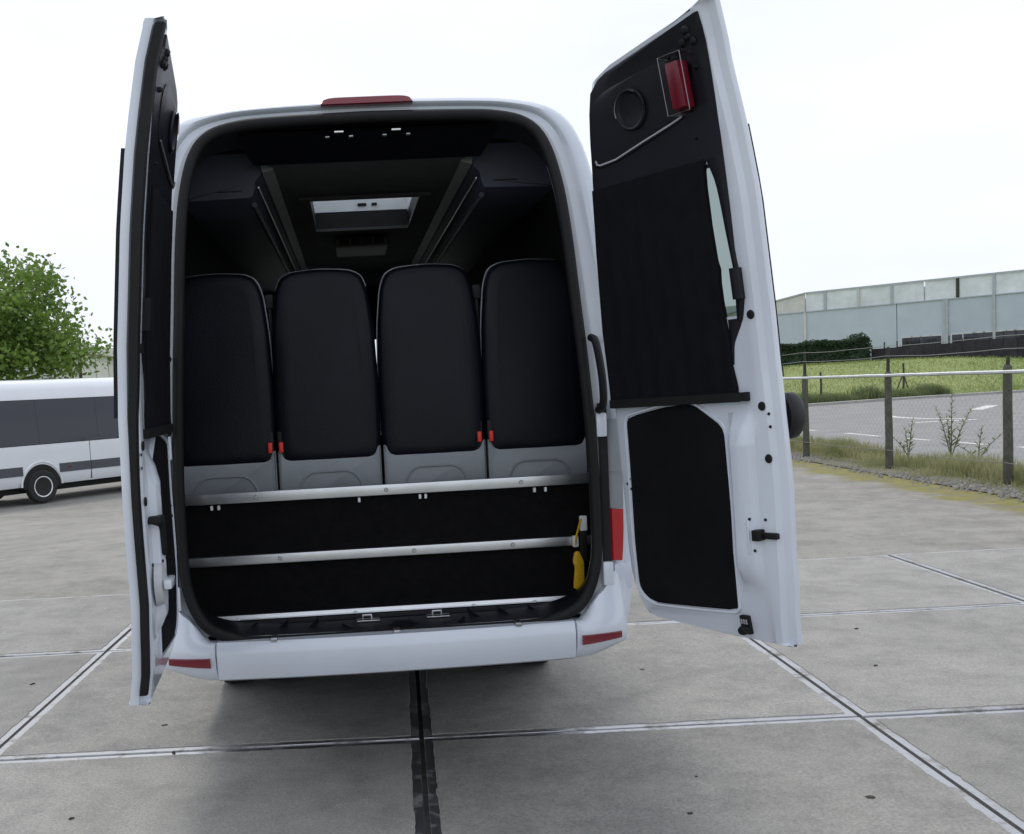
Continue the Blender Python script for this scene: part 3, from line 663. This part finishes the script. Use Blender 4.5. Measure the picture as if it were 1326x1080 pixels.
    m = MB(); m.tube([D(u, .071, z) for u, z in [(.252, 2.325), (.256, 2.311), (.27, 2.307), (.34, 2.311), (.46, 2.338), (.576, 2.362), (.625, 2.374)]], .0032, 6); m.obj('edge_piping', 'ceiling_grey' if left else 'piping', pd)
    m = MB(); m.lathe([(.062, .001), (.064, .008), (.060, .014), (.053, .012), (.047, .004), (.03, .002), (.0005, .002)], lambda a, b, c: D(.44+a*.95, .070+c, 2.444+b*1.02), 28); cup = m.obj('round_cup', 'dark_trim', pd)
    m = MB(); m.tube([D(.44+.056*math.cos(t), .086, 2.444+.058*math.sin(t)) for t in rng(.9, 3.4, 14)], .0022, 5); m.obj('bright_rim', 'chrome', cup)
    if not left:
     m = MB(); m.bbox(.626, .674, .066, .110, 2.39, 2.525, .006, lambda u, a, z: D(u, a, z)); lp = m.obj('warning_lamp', 'lamp_red', door)
     m = MB(); m.bbox(.612, .694, .064, .118, 2.375, 2.545, .004, lambda u, a, z: D(u, a, z)); m.obj('clear_cover', 'clear_cover', lp)
     m = MB(); q = [(.612, 2.375), (.694, 2.375), (.694, 2.545), (.612, 2.545)]; m.tube([D(u, .118, z) for u, z in q], .0010, 4, True); m.tube([D(.612, .064, 2.545), D(.612, .118, 2.545)], .0014, 4); m.obj('cover_edge', 'piping', lp)
    for u, z, r in ((.695, 2.605, .014), (.70, 2.585, .012), (.675, 2.575, .013), (.712, 2.57, .012), (.704, 2.50, .008), (.66, 2.30, .004)):
        m = MB(); m.lathe([(.0005, .012), (r*.5, .012), (r, .004), (r, 0)], lambda a, b, c: D(u+a, .063+c, z+b), 10); m.obj('fixing', 'black_plastic', door)
    # plugs and hardware on the white free edge
    for u, z in ((.762, 1.749), (.770, 1.465), (.780, 1.301)):
        m = MB(); m.lathe([(.0005, .004), (.010, .0045), (.0135, .003), (.0145, 0)], lambda a, b, c: D(u+a*.9, .0592+c, z+b), 14); m.obj('plug', 'rubber', door)
    for u, z in ((.193, 1.21), (.203, 1.228), (.205, 1.192), (.715, 1.112), (.755, 1.108), (.728, 1.012), (.790, 1.44), (.792, 1.40)):
        m = MB(); m.lathe([(.0005, .003), (.004, .003), (.0055, 0)], lambda a, b, c: D(u+a, (.0565 if u < .7 else .0610 if u < .79 else .0555)+c+(.026 if .70 < u < .73 else 0), z+b), 8); m.obj('screw_hole', 'rubber', door)
    if not left:
        m = MB(); m.bbox(.722, .750, .058, .094, 1.043, 1.078, .004, D); m.bbox(.746, .80, .056, .074, 1.048, 1.068, .004, D); m.obj('lock_catch', 'rubber', door)
        m = MB(); m.bbox(.706, .714, .07, .094, 1.0, 1.11, .003, D); m.obj('pressed_edge', 'white_paint', door)
    else:
        m = MB(); o = rounded([(.775, 1.232), (.765, 1.252), (.70, 1.252), (.692, 1.24), (.692, 1.128), (.715, 1.128), (.718, 1.215), (.735, 1.228)], .01, 3)
        m.prism(o, UZ(.058), -.004, .042, .003); m.obj('lock_slot', 'rubber', door)
        m = MB(); m.lathe([(.0005, .03), (.03, .03), (.05, .022), (.055, 0)], lambda a, b, c: D(.735+a*.9, .066+c, 1.045+b*1.2), 18); lt = m.obj('lock_cover', 'jamb_paint', door)
        m = MB(); m.bbox(.69, .785, .093, .118, 1.035, 1.065, .008, D); m.obj('latch_tongue', 'white_paint', lt)
    if not left:
        m = MB(); m.bbox(.627, .660, .052, .072, .722, .786, .004, D); ft = m.obj('door_stop', 'rubber', door)
        m = MB(); m.lathe([(.0005, .03), (.012, .03), (.016, .02), (.016, 0)], lambda a, b, c: D(.644+a, .068+c, .738+b), 14); m.obj('buffer', 'rubber', ft)
        m = MB()
        for du in (-.009, 0, .009): m.box(.644+du-.0025, .644+du+.0025, .072, .0735, .758, .774, D)
        m.obj('slot', 'piping', ft)
    # exterior handle, only its rim peeps past the free edge
    if not left:
      m = MB(); m.lathe([(.060, .0), (.070, -.012), (.070, -.045), (.060, -.060), (.03, -.066), (.0005, -.066)], lambda a, b, c: D(.790+a*.55, -.012+c*1.25, 1.425+b*1.05), 28); m.obj('outer_handle', 'black_plastic', door)
    if left:
        m = MB(); rows = []
        for z in [zz for zz in zsx if .72 < zz < 2.66]:
            k = sstep((z-1.35)/.4); a, b = .026+.006*k, .052+.012*k
            lo = .03*sstep((1.15-z)/.2)*0
            uu = interp(URT, z)
            rows.append([D(uu, a, z), D(uu+.014, a+.002, z), D(uu+.016, b-.004, z), D(uu+.004, b, z), D(uu-.02, b-.002, z), D(uu-.02, a, z)])
        m.loft(rows); m.obj('edge_seal', 'rubber', door)
    return door
c = mat('clear_cover', (.95, .95, .97), .04, 0, trans=1, ior=1.08)
make_door(1, 33, 2.5, False)
make_door(-1, -2.4, -.3, True)
# yellow strap with tag, hanging inside by the end of the rails
yt = empty('tie_down_strap'); tag(yt, 'black and yellow strap with hanging tag at the end of the aluminium rails', 'strap')
yt.location = van.location; yt.rotation_euler = van.rotation_euler
m = MB(); m.bbox(.772, .80, .165, .190, .985, 1.045, .004); m.obj('buckle', 'white_plastic', yt)
m = MB(); m.bbox(.768, .80, .168, .188, .86, .985, .006); m.obj('webbing', 'rubber', yt)
m = MB(); m.tube([(.775, .164, 1.035), (.752, .164, .96), (.748, .166, .93)], .004, 6); m.obj('cord', 'yellow_plastic', yt)
m = MB(); o = rounded([(.735, .752), (.778, .750), (.780, .86), (.762, .905), (.744, .90), (.736, .86), (.744, .84)], .008, 3); m.prism(o, lambda x, z, d: (x, d, z), .175, .160, .002); m.obj('tag', 'yellow_plastic', yt)
m = MB(); m.bbox(.742, .764, .170, .196, .92, .965, .004); m.obj('hook', 'white_plastic', yt)

# ------------------------------------------------------------------ pixel helpers for the surroundings
def pray(px, py): return RT*((px-CX)/F_PX)-UP*((py-CY)/F_PX)+FW
CAMP = Vector((0, 0, CAM_H))
def at_y(px, py, Y): d = pray(px, py); return CAMP+d*(Y/d.y)
def on_wall(px, A, B):      # where the ray of a column meets the vertical plane through A and B: fraction along AB
    d = pray(px, 470); n2 = Vector((-(B.y-A.y), B.x-A.x)); a = Vector((A.x, A.y)); dd = Vector((d.x, d.y))
    p = dd*(a.dot(n2)/dd.dot(n2)); ab = Vector((B.x-A.x, B.y-A.y)); return (p-a).dot(ab)/ab.dot(ab)

# ------------------------------------------------------------------ parked minibus
pv_ = empty('parked_minibus', (-7.4, 21.3, -.36), R_(52))
tag(pv_, 'white minibus with long dark tinted windows parked in front of the tree', 'minibus')
W2 = 1.95      # local x runs along the van, local y = 0 is the side that shows (outward is -y)
SEC = [(.06, .36), (.015, .45), (0, .62), (0, 1.2), (.03, 1.7), (.085, 2.12), (.14, 2.32), (.21, 2.44), (.34, 2.52), (.6, 2.55), (W2/2, 2.565)]
SEC = [(y, z) for y, z in SEC]+[(W2-y, z) for y, z in SEC[-2::-1]]
def vsec(l, k=1, zt=1): return [(l, W2/2+(y-W2/2)*k, .36+(z-.36)*zt) for y, z in SEC]
m = MB(); m.loft([vsec(-1.42, .86, .97), vsec(-1.38, .95, .99), vsec(-1.28, .99), vsec(-1.1), vsec(3.6), vsec(4.2, .99, .97), vsec(4.75, .94, .53), vsec(5.5, .88, .42), vsec(5.6, .8, .36)]); m.obj('body', 'bus_paint', pv_, angle=45)
def sidey(z): return interp([(b, a) for a, b in SEC[:10]], z)
m = MB(); m.loft([[(-1.26, sidey(z)-.003, z), (3.72, sidey(z)-.003, z), (3.72, sidey(z)+.02, z), (-1.26, sidey(z)+.02, z)] for z in rng(1.20, 2.13, 6)]); m.obj('window_band', 'rubber', pv_)
for l0, l1 in ((-1.25, -.004), (0, 1.446), (1.45, 2.616), (2.62, 3.7)):
    m = MB(); rows = []
    for z in rng(1.21, 2.12, 6): rows.append([(l0, sidey(z)-.008, z), (l1, sidey(z)-.008, z), (l1, sidey(z)+.01, z), (l0, sidey(z)+.01, z)])
    m.loft(rows); m.obj('side_window', 'window_glass', pv_)
for l0, l1 in ((-1.3, -.43), (.43, 1.20), (1.212, 3.3)):
    m = MB(); m.loft([[(l, -.016, .60), (l, -.016, .775), (l, .01, .785), (l, .01, .59)] for l in (l0, l1)]); b_ = m.obj('side_moulding', 'band_grey', pv_)
m = MB(); m.bbox(.62, .70, -.026, -.012, .68, .71, .003); m.obj('marker_lamp', 'dark_red_lens', pv_)
m = MB(); m.box(1.200, 1.212, -.002, .02, .40, 1.2); m.obj('panel_gap', 'rubber', pv_)
for l in (0, 3.75):
    arch = [(l+.44*math.cos(t), .34+.46*math.sin(t)) for t in rng(-.05, math.pi+.05, 20)]
    m = MB(); m.loft([[(x, -.006, z), (x, .3, z)] for x, z in arch], ring=False); m.add([(x, -.004, z) for x, z in arch], [tuple(range(len(arch)))]); m.obj('wheel_arch', 'underbody', pv_)
    m = MB(); m.tube([(l+.47*math.cos(t), 0, .36+.49*math.sin(t)) for t in rng(.0, math.pi, 18)], .022, 6); m.obj('arch_flare', 'bus_paint', pv_)
    wheel(pv_, 0, 0, 0, 1, T=lambda a, b, c, l=l: (l+a, .145-c, .34+b)); wheel(pv_, 0, 0, 0, 1, T=lambda a, b, c, l=l: (l+a, W2-.145+c, .34+b))
m = MB(); m.box(-1.25, 5.3, .25, W2-.25, .22, .40); m.obj('underbody', 'underbody', pv_)
m = MB(); m.bbox(-1.15, -.55, .45, 1.3, 2.54, 2.68, .05); rv = m.obj('roof_vent', 'band_grey', pv_)
m = MB(); m.tube([(-1.15, .44, 2.56), (-1.05, .44, 2.67), (-.65, .44, 2.69), (-.53, .44, 2.60)], .015, 6); m.obj('trim_line', 'bus_paint', rv)

# ------------------------------------------------------------------ vegetation helpers
def leaf(m, p, s, asp=.5, rr=random):
    d = Vector((rr.gauss(0, 1), rr.gauss(0, 1), rr.gauss(0, .8)))
    if d.length < 1e-3: d = Vector((1, 0, 0))
    d.normalize(); o = d.orthogonal().normalized(); o.rotate(Matrix.Rotation(rr.uniform(0, 6.28), 3, d))
    a = p-d*s*.5; b = p+d*s*.5; c = p+o*s*asp*.5+d*s*.05; e = p-o*s*asp*.5+d*s*.05
    i = len(m.v); m.v += [tuple(a), tuple(c), tuple(b), tuple(e)]; m.f.append((i, i+1, i+2, i+3))
def limb(m, pts, rs): m.tube([tuple(v) for v in catmull(pts, 3)] if len(pts) > 2 else pts, [interp(list(zip(rng(0, 1, len(rs)-1), rs)), t) for t in rng(0, 1, (len(pts)-1)*3 if len(pts) > 2 else 1)], 8)
def tree(loc, rad, hc, nclump, nleaf, lsize, label, seed):
    rr = random.Random(seed); t = empty('tree', loc); tag(t, label, 'tree')
    m = MB(); limb(m, [(0, 0, 0), (.05, .02, hc*.35), (-.04, .05, hc*.7), (.03, 0, hc*1.15)], [.19, .15, .11, .05])
    lv = MB(); br = MB()
    for k in range(nclump):
        while True:
            q = Vector((rr.uniform(-1, 1), rr.uniform(-1, 1), rr.uniform(-1, 1)))
            if .35 < q.length < 1: break
        q = q*(.55+.45*q.length)
        q = Vector((q.x*rad[0], q.y*rad[1], hc+q.z*rad[2])); q += Vector((rr.gauss(0, .2), rr.gauss(0, .2), rr.gauss(0, .22)))
        if k % 2 == 0:
            b0 = Vector((0, 0, min(hc*1.1, max(hc*.35, q.z-1.0)))); mid = (b0+q)/2+Vector((0, 0, -.15)); limb(br, [tuple(b0), tuple(mid), tuple(q)], [.06, .035, .012])
        sp = rr.uniform(.26, .5)
        for _ in range(nleaf):
            leaf(lv, q+Vector((max(-2, min(2, rr.gauss(0, 1)))*sp, max(-2, min(2, rr.gauss(0, 1)))*sp, max(-2, min(2, rr.gauss(0, 1)))*sp*.75)), lsize*rr.uniform(.7, 1.3), .62, rr)
    m.obj('trunk', 'bark', t); br.obj('branches', 'bark', t); lv.obj('crown', 'tree_leaf', t, smooth=False, recalc=False)
    return t
tree((-11.95, 29.6, gz(-11.7, 29.6)), (3.1, 2.9, 2.35), 4.25, 150, 165, .165, 'broad green leafy tree rising behind the parked minibus', 3)

# ------------------------------------------------------------------ halls
def panel_wall(root, A, L, d2, n2, s0, s1, z0, z1, gap, name, mt, ribs=0, out_=.0, top=None):
    q = lambda s, o, z: (A.x+L.x*s+n2.x*o-root.location.x, A.y+L.y*s+n2.y*o-root.location.y, z-root.location.z)
    m = MB(); a, b = s0+gap, s1-gap; za = zb = z1
    if top: za, zb = top(a), top(b)
    m.loft([[q(a, -.12, z0), q(a, out_, z0), q(a, out_, za), q(a, -.12, za)], [q(b, -.12, z0), q(b, out_, z0), q(b, out_, zb), q(b, -.12, zb)]])
    return m.obj(name, mt, root), q
A = at_y(1010, 408, 85); B = at_y(1326, 379, 72.6); LW = Vector((B.x-A.x, B.y-A.y)); LEN = LW.length; LW.normalize(); NW = Vector((LW.y, -LW.x))
hall = empty('warehouse', (A.x, A.y, 0)); tag(hall, 'long grey metal-clad warehouse with paler translucent upper band beyond the field', 'warehouse')
sp = lambda px: on_wall(px, A, B)*LEN
ZL, ZT = 6.0, 7.43; c0 = sp(1044)
edges = [c0-26, c0-13, c0]+[sp(x) for x in (1162, 1226, 1288)]; edges += [edges[-1]+9*k for k in range(1, 5)]
for a, b in zip(edges, edges[1:]): o, q = panel_wall(hall, A, LW, None, NW, a, b, -.2, ZL, .03, 'cladding_panel', 'cladding')
ted = [c0]+[sp(x) for x in (1070, 1113, 1156, 1198, 1241, 1288)]; ted += [ted[-1]+4.6*k for k in range(1, 9)]
for a, b in zip(ted, ted[1:]): panel_wall(hall, A, LW, None, NW, a, b, ZL+.06, ZT, .05, 'translucent_panel', 'translucent_panel', out_=-.03)
slope = lambda s: ZT-(c0-s)*.155
panel_wall(hall, A, LW, None, NW, c0-9, c0, ZL+.06, ZT, .02, 'gable_panel', 'cladding_white', out_=-.03, top=slope)
def along(name, s0, s1, o0, o1, z0, z1, mt, z0b=None, z1b=None):
    m = MB(); z0b = z0 if z0b is None else z0b; z1b = z1 if z1b is None else z1b
    m.loft([[q(s0, o0, z0), q(s0, o1, z0), q(s0, o1, z1), q(s0, o0, z1)], [q(s1, o0, z0b), q(s1, o1, z0b), q(s1, o1, z1b), q(s1, o0, z1b)]]); return m.obj(name, mt, hall)
along('ledge', edges[0], edges[-1], -.1, .08, ZL-.02, ZL+.05, 'trim_grey'); along('roof_edge', c0, ted[-1], -.12, .06, ZT+.01, ZT+.13, 'trim_grey'); along('roof_edge', c0-9, c0, -.12, .06, slope(c0-9)+.01, slope(c0-9)+.1, 'trim_grey', ZT+.01, ZT+.12)
along('hall_body', c0-9, ted[-1], -30, -.13, -.2, ZT-.05, 'roof_sheet', None, None).location.z = -.3
for px, mt in ((1044, 'cladding_white'), (1227, 'trim_grey'), (1224, 'trim_grey'), (1288, 'trim_grey')):
    s_ = sp(px); along('downpipe', s_-.09, s_+.09, .0, .12, 1.0, ZL-.03, mt)
for px, mt in ((1070, 'trim_grey'), (1113, 'cladding_white'), (1156, 'trim_grey'), (1241, 'post_dark'), (1288, 'trim_grey')):
    s_ = sp(px); along('mullion', s_-.10, s_+.10, -.02, .06, ZL+.06, ZT, mt)
for px in (1175, 1187, 1200, 1213, 1240, 1255, 1268, 1281, 1296, 1310, 1322):
    s_ = sp(px); fr = along('window', s_-.42, s_+.42, .0, .05, 2.7, 3.5, 'cladding_white'); o = along('pane', s_-.34, s_+.34, .04, .062, 2.76, 3.42, 'window_glass'); o.parent = fr
# small hall at the left, behind the tree
A2 = Vector((-13.55, 45)); q2 = empty('shed', (A2.x, A2.y, 0)); tag(q2, 'low pale panelled shed with white roof edge partly hidden by the tree', 'shed')
L2 = Vector((-.03, 1)).normalized(); N2 = Vector((L2.y, -L2.x))
for k in range(9):
    o, q = panel_wall(q2, A2, L2, None, N2, k*2.35, (k+1)*2.35, -.5, 3.82, .06, 'wall_panel', 'cladding_white')
hall_q = q
def along2(name, s0, s1, o0, o1, z0, z1, mt):
    m = MB(); m.loft([[hall_q(s0, o0, z0), hall_q(s0, o1, z0), hall_q(s0, o1, z1), hall_q(s0, o0, z1)], [hall_q(s1, o0, z0), hall_q(s1, o1, z0), hall_q(s1, o1, z1), hall_q(s1, o0, z1)]]); return m.obj(name, mt, q2)
along2('roof', -.5, 21.6, -11, .35, 3.84, 4.22, 'cladding_white'); along2('end_wall', 0, .14, -10.5, -.14, -.5, 3.82, 'cladding_white'); along2('back_wall', 0, 21.1, -10.5, -10.3, -.5, 3.82, 'trim_grey')
for k in range(9): along2('joint_post', k*2.35-.055, k*2.35+.055, -.1, -.02, -.5, 3.82, 'post_dark')

# ------------------------------------------------------------------ hedge, dark screen fence
H0 = at_y(985, 447, 61); H1 = at_y(1127, 433, 62); HL = Vector((H1.x-H0.x, H1.y-H0.y)); hl = HL.length; HL.normalize(); HN = Vector((-HL.y, HL.x))
hedge = empty('hedge', (H0.x, H0.y, gz(H0.x, H0.y))); tag(hedge, 'clipped dark green hedge on the grass in front of the warehouse', 'hedge')
zb = hedge.location.z
hz = lambda s: interp([(0, H0.z-.05), (hl*.86, H1.z-.2), (hl*.95, H1.z+.05), (hl, H1.z-.25)], s)+.06*math.sin(s*2.1)-zb
core = MB(); core.loft([[(HL.x*s+HN.x*o, HL.y*s+HN.y*o, z) for o, z in ((0, -.3), (.1, hz(s)*.6), (.2, hz(s)-.12), (1.2, hz(s)-.12), (1.3, -.3))] for s in rng(.1, hl-.15, 16)]); core.obj('stems', 'hedge_leaf', hedge)
lv = MB(); rr = random.Random(5)
for _ in range(9000):
    s = rr.uniform(0, hl); f = rr.random(); t = hz(s)
    if f < .68: o, z = rr.gauss(.08, .05), rr.uniform(-.1, t)
    elif f < .9: o, z = rr.uniform(0, 1.4), t+rr.gauss(-.05, .05)
    else: s = hl+rr.gauss(0, .07); o, z = rr.uniform(0, 1.4), rr.uniform(-.1, hz(hl))
    leaf(lv, Vector((HL.x*s+HN.x*o, HL.y*s+HN.y*o, z)), rr.uniform(.08, .17), .6, rr)
lv.obj('foliage', 'hedge_leaf', hedge, smooth=False, recalc=False)
F0 = at_y(1129, 452, 62.5); F1 = at_y(1326, 436, 58.5); FL = Vector((F1.x-F0.x, F1.y-F0.y)); fl = FL.length; FL.normalize(); FN = Vector((FL.y, -FL.x))
sf = empty('screen_fence', (F0.x, F0.y, 0)); tag(sf, 'low dark screening fence with short posts behind the grass field', 'fence')
stp = .68
for k in range(int(fl/stp)+8):
    s = k*stp; ztop = F0.z+(F1.z-F0.z)*s/fl; x, y = FL.x*s, FL.y*s; x1, y1 = FL.x*(s+stp-.02), FL.y*(s+stp-.02)
    zg = gz(F0.x+x, F0.y+y)-.15; dz = random.uniform(-.05, .05)
    m = MB(); m.loft([[(x, y, zg), (x, y, ztop+dz), (x+FN.x*.03, y+FN.y*.03, ztop+dz), (x+FN.x*.03, y+FN.y*.03, zg)], [(x1, y1, zg), (x1, y1, ztop+dz*.4), (x1+FN.x*.03, y1+FN.y*.03, ztop+dz*.4), (x1+FN.x*.03, y1+FN.y*.03, zg)]]); m.obj('screen_panel', 'screen_dark', sf)
    h = ztop+random.uniform(.15, .45)
    m = MB(); m.tube([(x-FN.x*.05, y-FN.y*.05, zg), (x-FN.x*.05, y-FN.y*.05, h)], .045, 6); m.obj('post', 'post_dark', sf)

# ------------------------------------------------------------------ wire fence along the yard
fn = empty('wire_fence', (7.4, 15, 0)); tag(fn, 'wire fence with weathered posts and a pale tube rail along the yard', 'fence')
posts = [(7.26, 21.4, 1.85), (7.24, 18.56, 1.88), (7.45, 15.86, 1.84), (7.57, 12.96, 1.59), (7.62, 10.1, 1.85), (7.22, 24.2, 1.85)]
for x, y, h in posts:
    lx, ly = x-7.4, y-15; pz_ = 1.44 if h > 1.7 else 1.47
    m = MB(); m.tube([(lx, ly, -.1), (lx+.004, ly, .5), (lx-.003, ly, 1.0), (lx, ly, pz_), (lx, ly, pz_+.03)], [.062, .058, .055, .053, .035], 8); p_ = m.obj('post', 'post_wood', fn)
    m = MB(); m.tube([(lx, ly, pz_), (lx+.008, ly, h)], [.03, .022], 6); m.obj('post_tip', 'post_dark', p_)
fpath = sorted(posts, key=lambda p: p[1])
def strand(z, r, name, mt, wob=.0, sag=0):
    pts = []
    for (x0, y0, _), (x1, y1, _) in zip(fpath, fpath[1:]):
        for t in rng(0, 1, 5)[:-1]: pts.append((x0+(x1-x0)*t-7.4-.05, y0+(y1-y0)*t-15, z+random.uniform(-wob, wob)-sag*4*t*(1-t)))
    pts.append((fpath[-1][0]-7.45, fpath[-1][1]-15, z)); m = MB(); m.tube(pts, r, 6); return m.obj(name, mt, fn)
strand(1.413, .024, 'rail', 'galvanised', .003)
for z in (.28, 1.70, 1.86): strand(z, .0045, 'wire_strand', 'wire', .006, .02)
m = MB(); sp_ = .11; y = 10.1
def fx(y): return interp([(p[1], p[0]) for p in fpath], y)-7.4-.05
while y < 24.2:
    for d in (-1, 1):
        y1 = y+d*1.15
        if 10.1 < y1 < 24.2:
            a, b = Vector((fx(y), y-15, .25)), Vector((fx(y1), y1-15, 1.40)); m.add([a+Vector((0, .0008, 0)), a-Vector((0, .0008, 0)), b-Vector((0, .0008, 0)), b+Vector((0, .0008, 0)), a+Vector((.0011, 0, 0)), b+Vector((.0011, 0, 0))], [(0, 1, 2, 3), (0, 4, 5, 3)])
    y += sp_
tag(m.obj('wire_mesh', 'wire', fn, smooth=False), kind='stuff')

# ------------------------------------------------------------------ grass, gravel, weeds
def blades(name, mt, n, place, hr, label, seed, wd=.006, lean=.5):
    m = MB(); rr = random.Random(seed)
    for _ in range(n):
        x, y, k = place(rr); h = rr.uniform(*hr)*k; a = rr.uniform(0, 6.28); l = rr.uniform(.1, lean)*h; z = gz(x, y)-.02
        ca, sa = math.cos(a), math.sin(a); ww = wd*rr.uniform(.7, 1.4); b = rr.uniform(0, 6.28); cb, sb = math.cos(b)*ww, math.sin(b)*ww
        i = len(m.v); m.v += [(x-cb, y-sb, z), (x+cb, y+sb, z), (x+ca*l*.35+cb*.7, y+sa*l*.35+sb*.7, z+h*.6), (x+ca*l*.35-cb*.7, y+sa*l*.35-sb*.7, z+h*.6), (x+ca*l, y+sa*l, z+h)]
        m.f += [(i, i+1, i+2, i+3), (i+3, i+2, i+4)]
    o = m.obj(name, mt, smooth=False, recalc=False); tag(o, label, 'grass', kind='stuff'); return o
def pv1(rr):
    while True:
        y = rr.uniform(8, 27); x = 7.85+rr.gauss(0, .34)
        d = noise.noise((x*1.2, y*.8, 2))
        if 7.0 < x < 8.6 and rr.random() < .55+d: return x, y, (.5+.9*max(0, d+.3))*(1.25 if x > 7.6 else .6)
blades('verge_grass', 'grass_blade', 26000, pv1, (.06, .24), 'dry yellowish grass growing along the foot of the wire fence', 11)
def pf(rr):
    x = rr.uniform(15, 40); y = interp(far, x)+.4+rr.random()**1.6*16; return x, y, .7+.5*noise.noise((x*.4, y*.4, 5))
blades('field_grass', 'field_blade', 30000, pf, (.05, .13), 'bright green mown grass on the field across the road', 12, .02)
def pc(rr):
    x = rr.uniform(16, 24.5); y = interp(far, x)+.5+abs(rr.gauss(0, .9)); return x, y, .5+.9*max(0, .5+noise.noise((x*.9, 3, 5)))
blades('tall_grass', 'weed_leaf', 9000, pc, (.2, .55), 'taller rough grass clumps along the far road edge', 13, .015)
m = MB(); rr = random.Random(4)
for _ in range(2600):
    y = rr.uniform(8, 22); x = 7.22+rr.gauss(0, .2)
    if x < 6.7 or x > 7.9 or noise.noise((x, y*.5, 9)) < -.12: continue
    r = rr.uniform(.010, .032); b = [(math.cos(t)*r*rr.uniform(.7, 1.2), math.sin(t)*r*rr.uniform(.7, 1.2)) for t in (0, 1.2, 2.4, 3.7, 5)]; z = -.006
    m.loft([[(x+u, y+v, z) for u, v in b], [(x+u*.6, y+v*.6, z+r*.9) for u, v in b]])
tag(m.obj('gravel', 'gravel', smooth=False), 'loose pale gravel around the fence posts', 'gravel', kind='stuff')
def weed(x, y, h, n, lab, seed, spread=.2):
    rr = random.Random(seed); t = empty('weed', (x, y, 0)); tag(t, lab, 'weed')
    st_ = MB(); lv = MB()
    for k in range(n):
        a = rr.uniform(0, 6.28); hh = h*(1 if k == 0 else rr.uniform(.45, .8)); l = spread*(0.25 if k == 0 else rr.uniform(.6, 1.3))
        tip = Vector((math.cos(a)*l, math.sin(a)*l, hh)); mid = tip*.5+Vector((0, 0, hh*.1)); pts = catmull([(0, 0, 0), tuple(mid), tuple(tip)], 6)
        st_.tube([tuple(p) for p in pts], [.009*(1-i/len(pts))+.002 for i in range(len(pts))], 5)
        for i in range(int(hh*46)):
            f = .15+.85*i/(hh*46); p = pts[min(len(pts)-1, int(f*(len(pts)-1)))].lerp(pts[min(len(pts)-1, int(f*(len(pts)-1))+1)], f*(len(pts)-1) % 1)
            b = i*2.4+rr.uniform(-.3, .3); ln = (.14*(1-f)+.05)*rr.uniform(.7, 1.2); d = Vector((math.cos(b), math.sin(b), .55)).normalized(); o = Vector((-math.sin(b), math.cos(b), 0))*ln*.14
            j = len(lv.v); lv.v += [tuple(p), tuple(p+d*ln*.5+o), tuple(p+d*ln), tuple(p+d*ln*.5-o)]; lv.f.append((j, j+1, j+2, j+3))
    st_.obj('stem', 'weed_leaf', t); lv.obj('leaves', 'weed_leaf', t, smooth=False, recalc=False)
weed(9.0, 17.0, 1.12, 4, 'tallest leafy weed behind the wire fence with several upright stems', 1, .42)
weed(8.55, 17.5, .66, 3, 'shorter bushy weed leaning beside the tallest weed behind the fence', 2, .3)
weed(9.05, 16.3, .55, 3, 'low sparse weed at the verge edge close to the thickest post', 6, .35)
for i, (px, y0, y1, Y) in enumerate(((1063, 513, 482, 46.5), (1170, 501, 470, 50))):
    p = at_y(px, y0, Y); q_ = at_y(px+1, y1, Y); st_ = empty('wooden_stake', (p.x, p.y, gz(p.x, p.y))); 
    tag(st_, 'single dark stake standing in the tall grass by the road' if i == 0 else 'dark stake with two leaning props out on the mown field', 'stake')
    h = q_.z-st_.location.z
    m = MB(); m.tube([(0, 0, -.1), (.02, 0, h*.5), (0, 0, h)], [.06, .05, .045], 6); m.obj('stake', 'post_dark', st_)
    if i:
        for s in (-1, 1): m = MB(); m.tube([(s*.28, .1, -.1), (s*.02, 0, h*.55)], .03, 5); m.obj('prop', 'post_dark', st_)
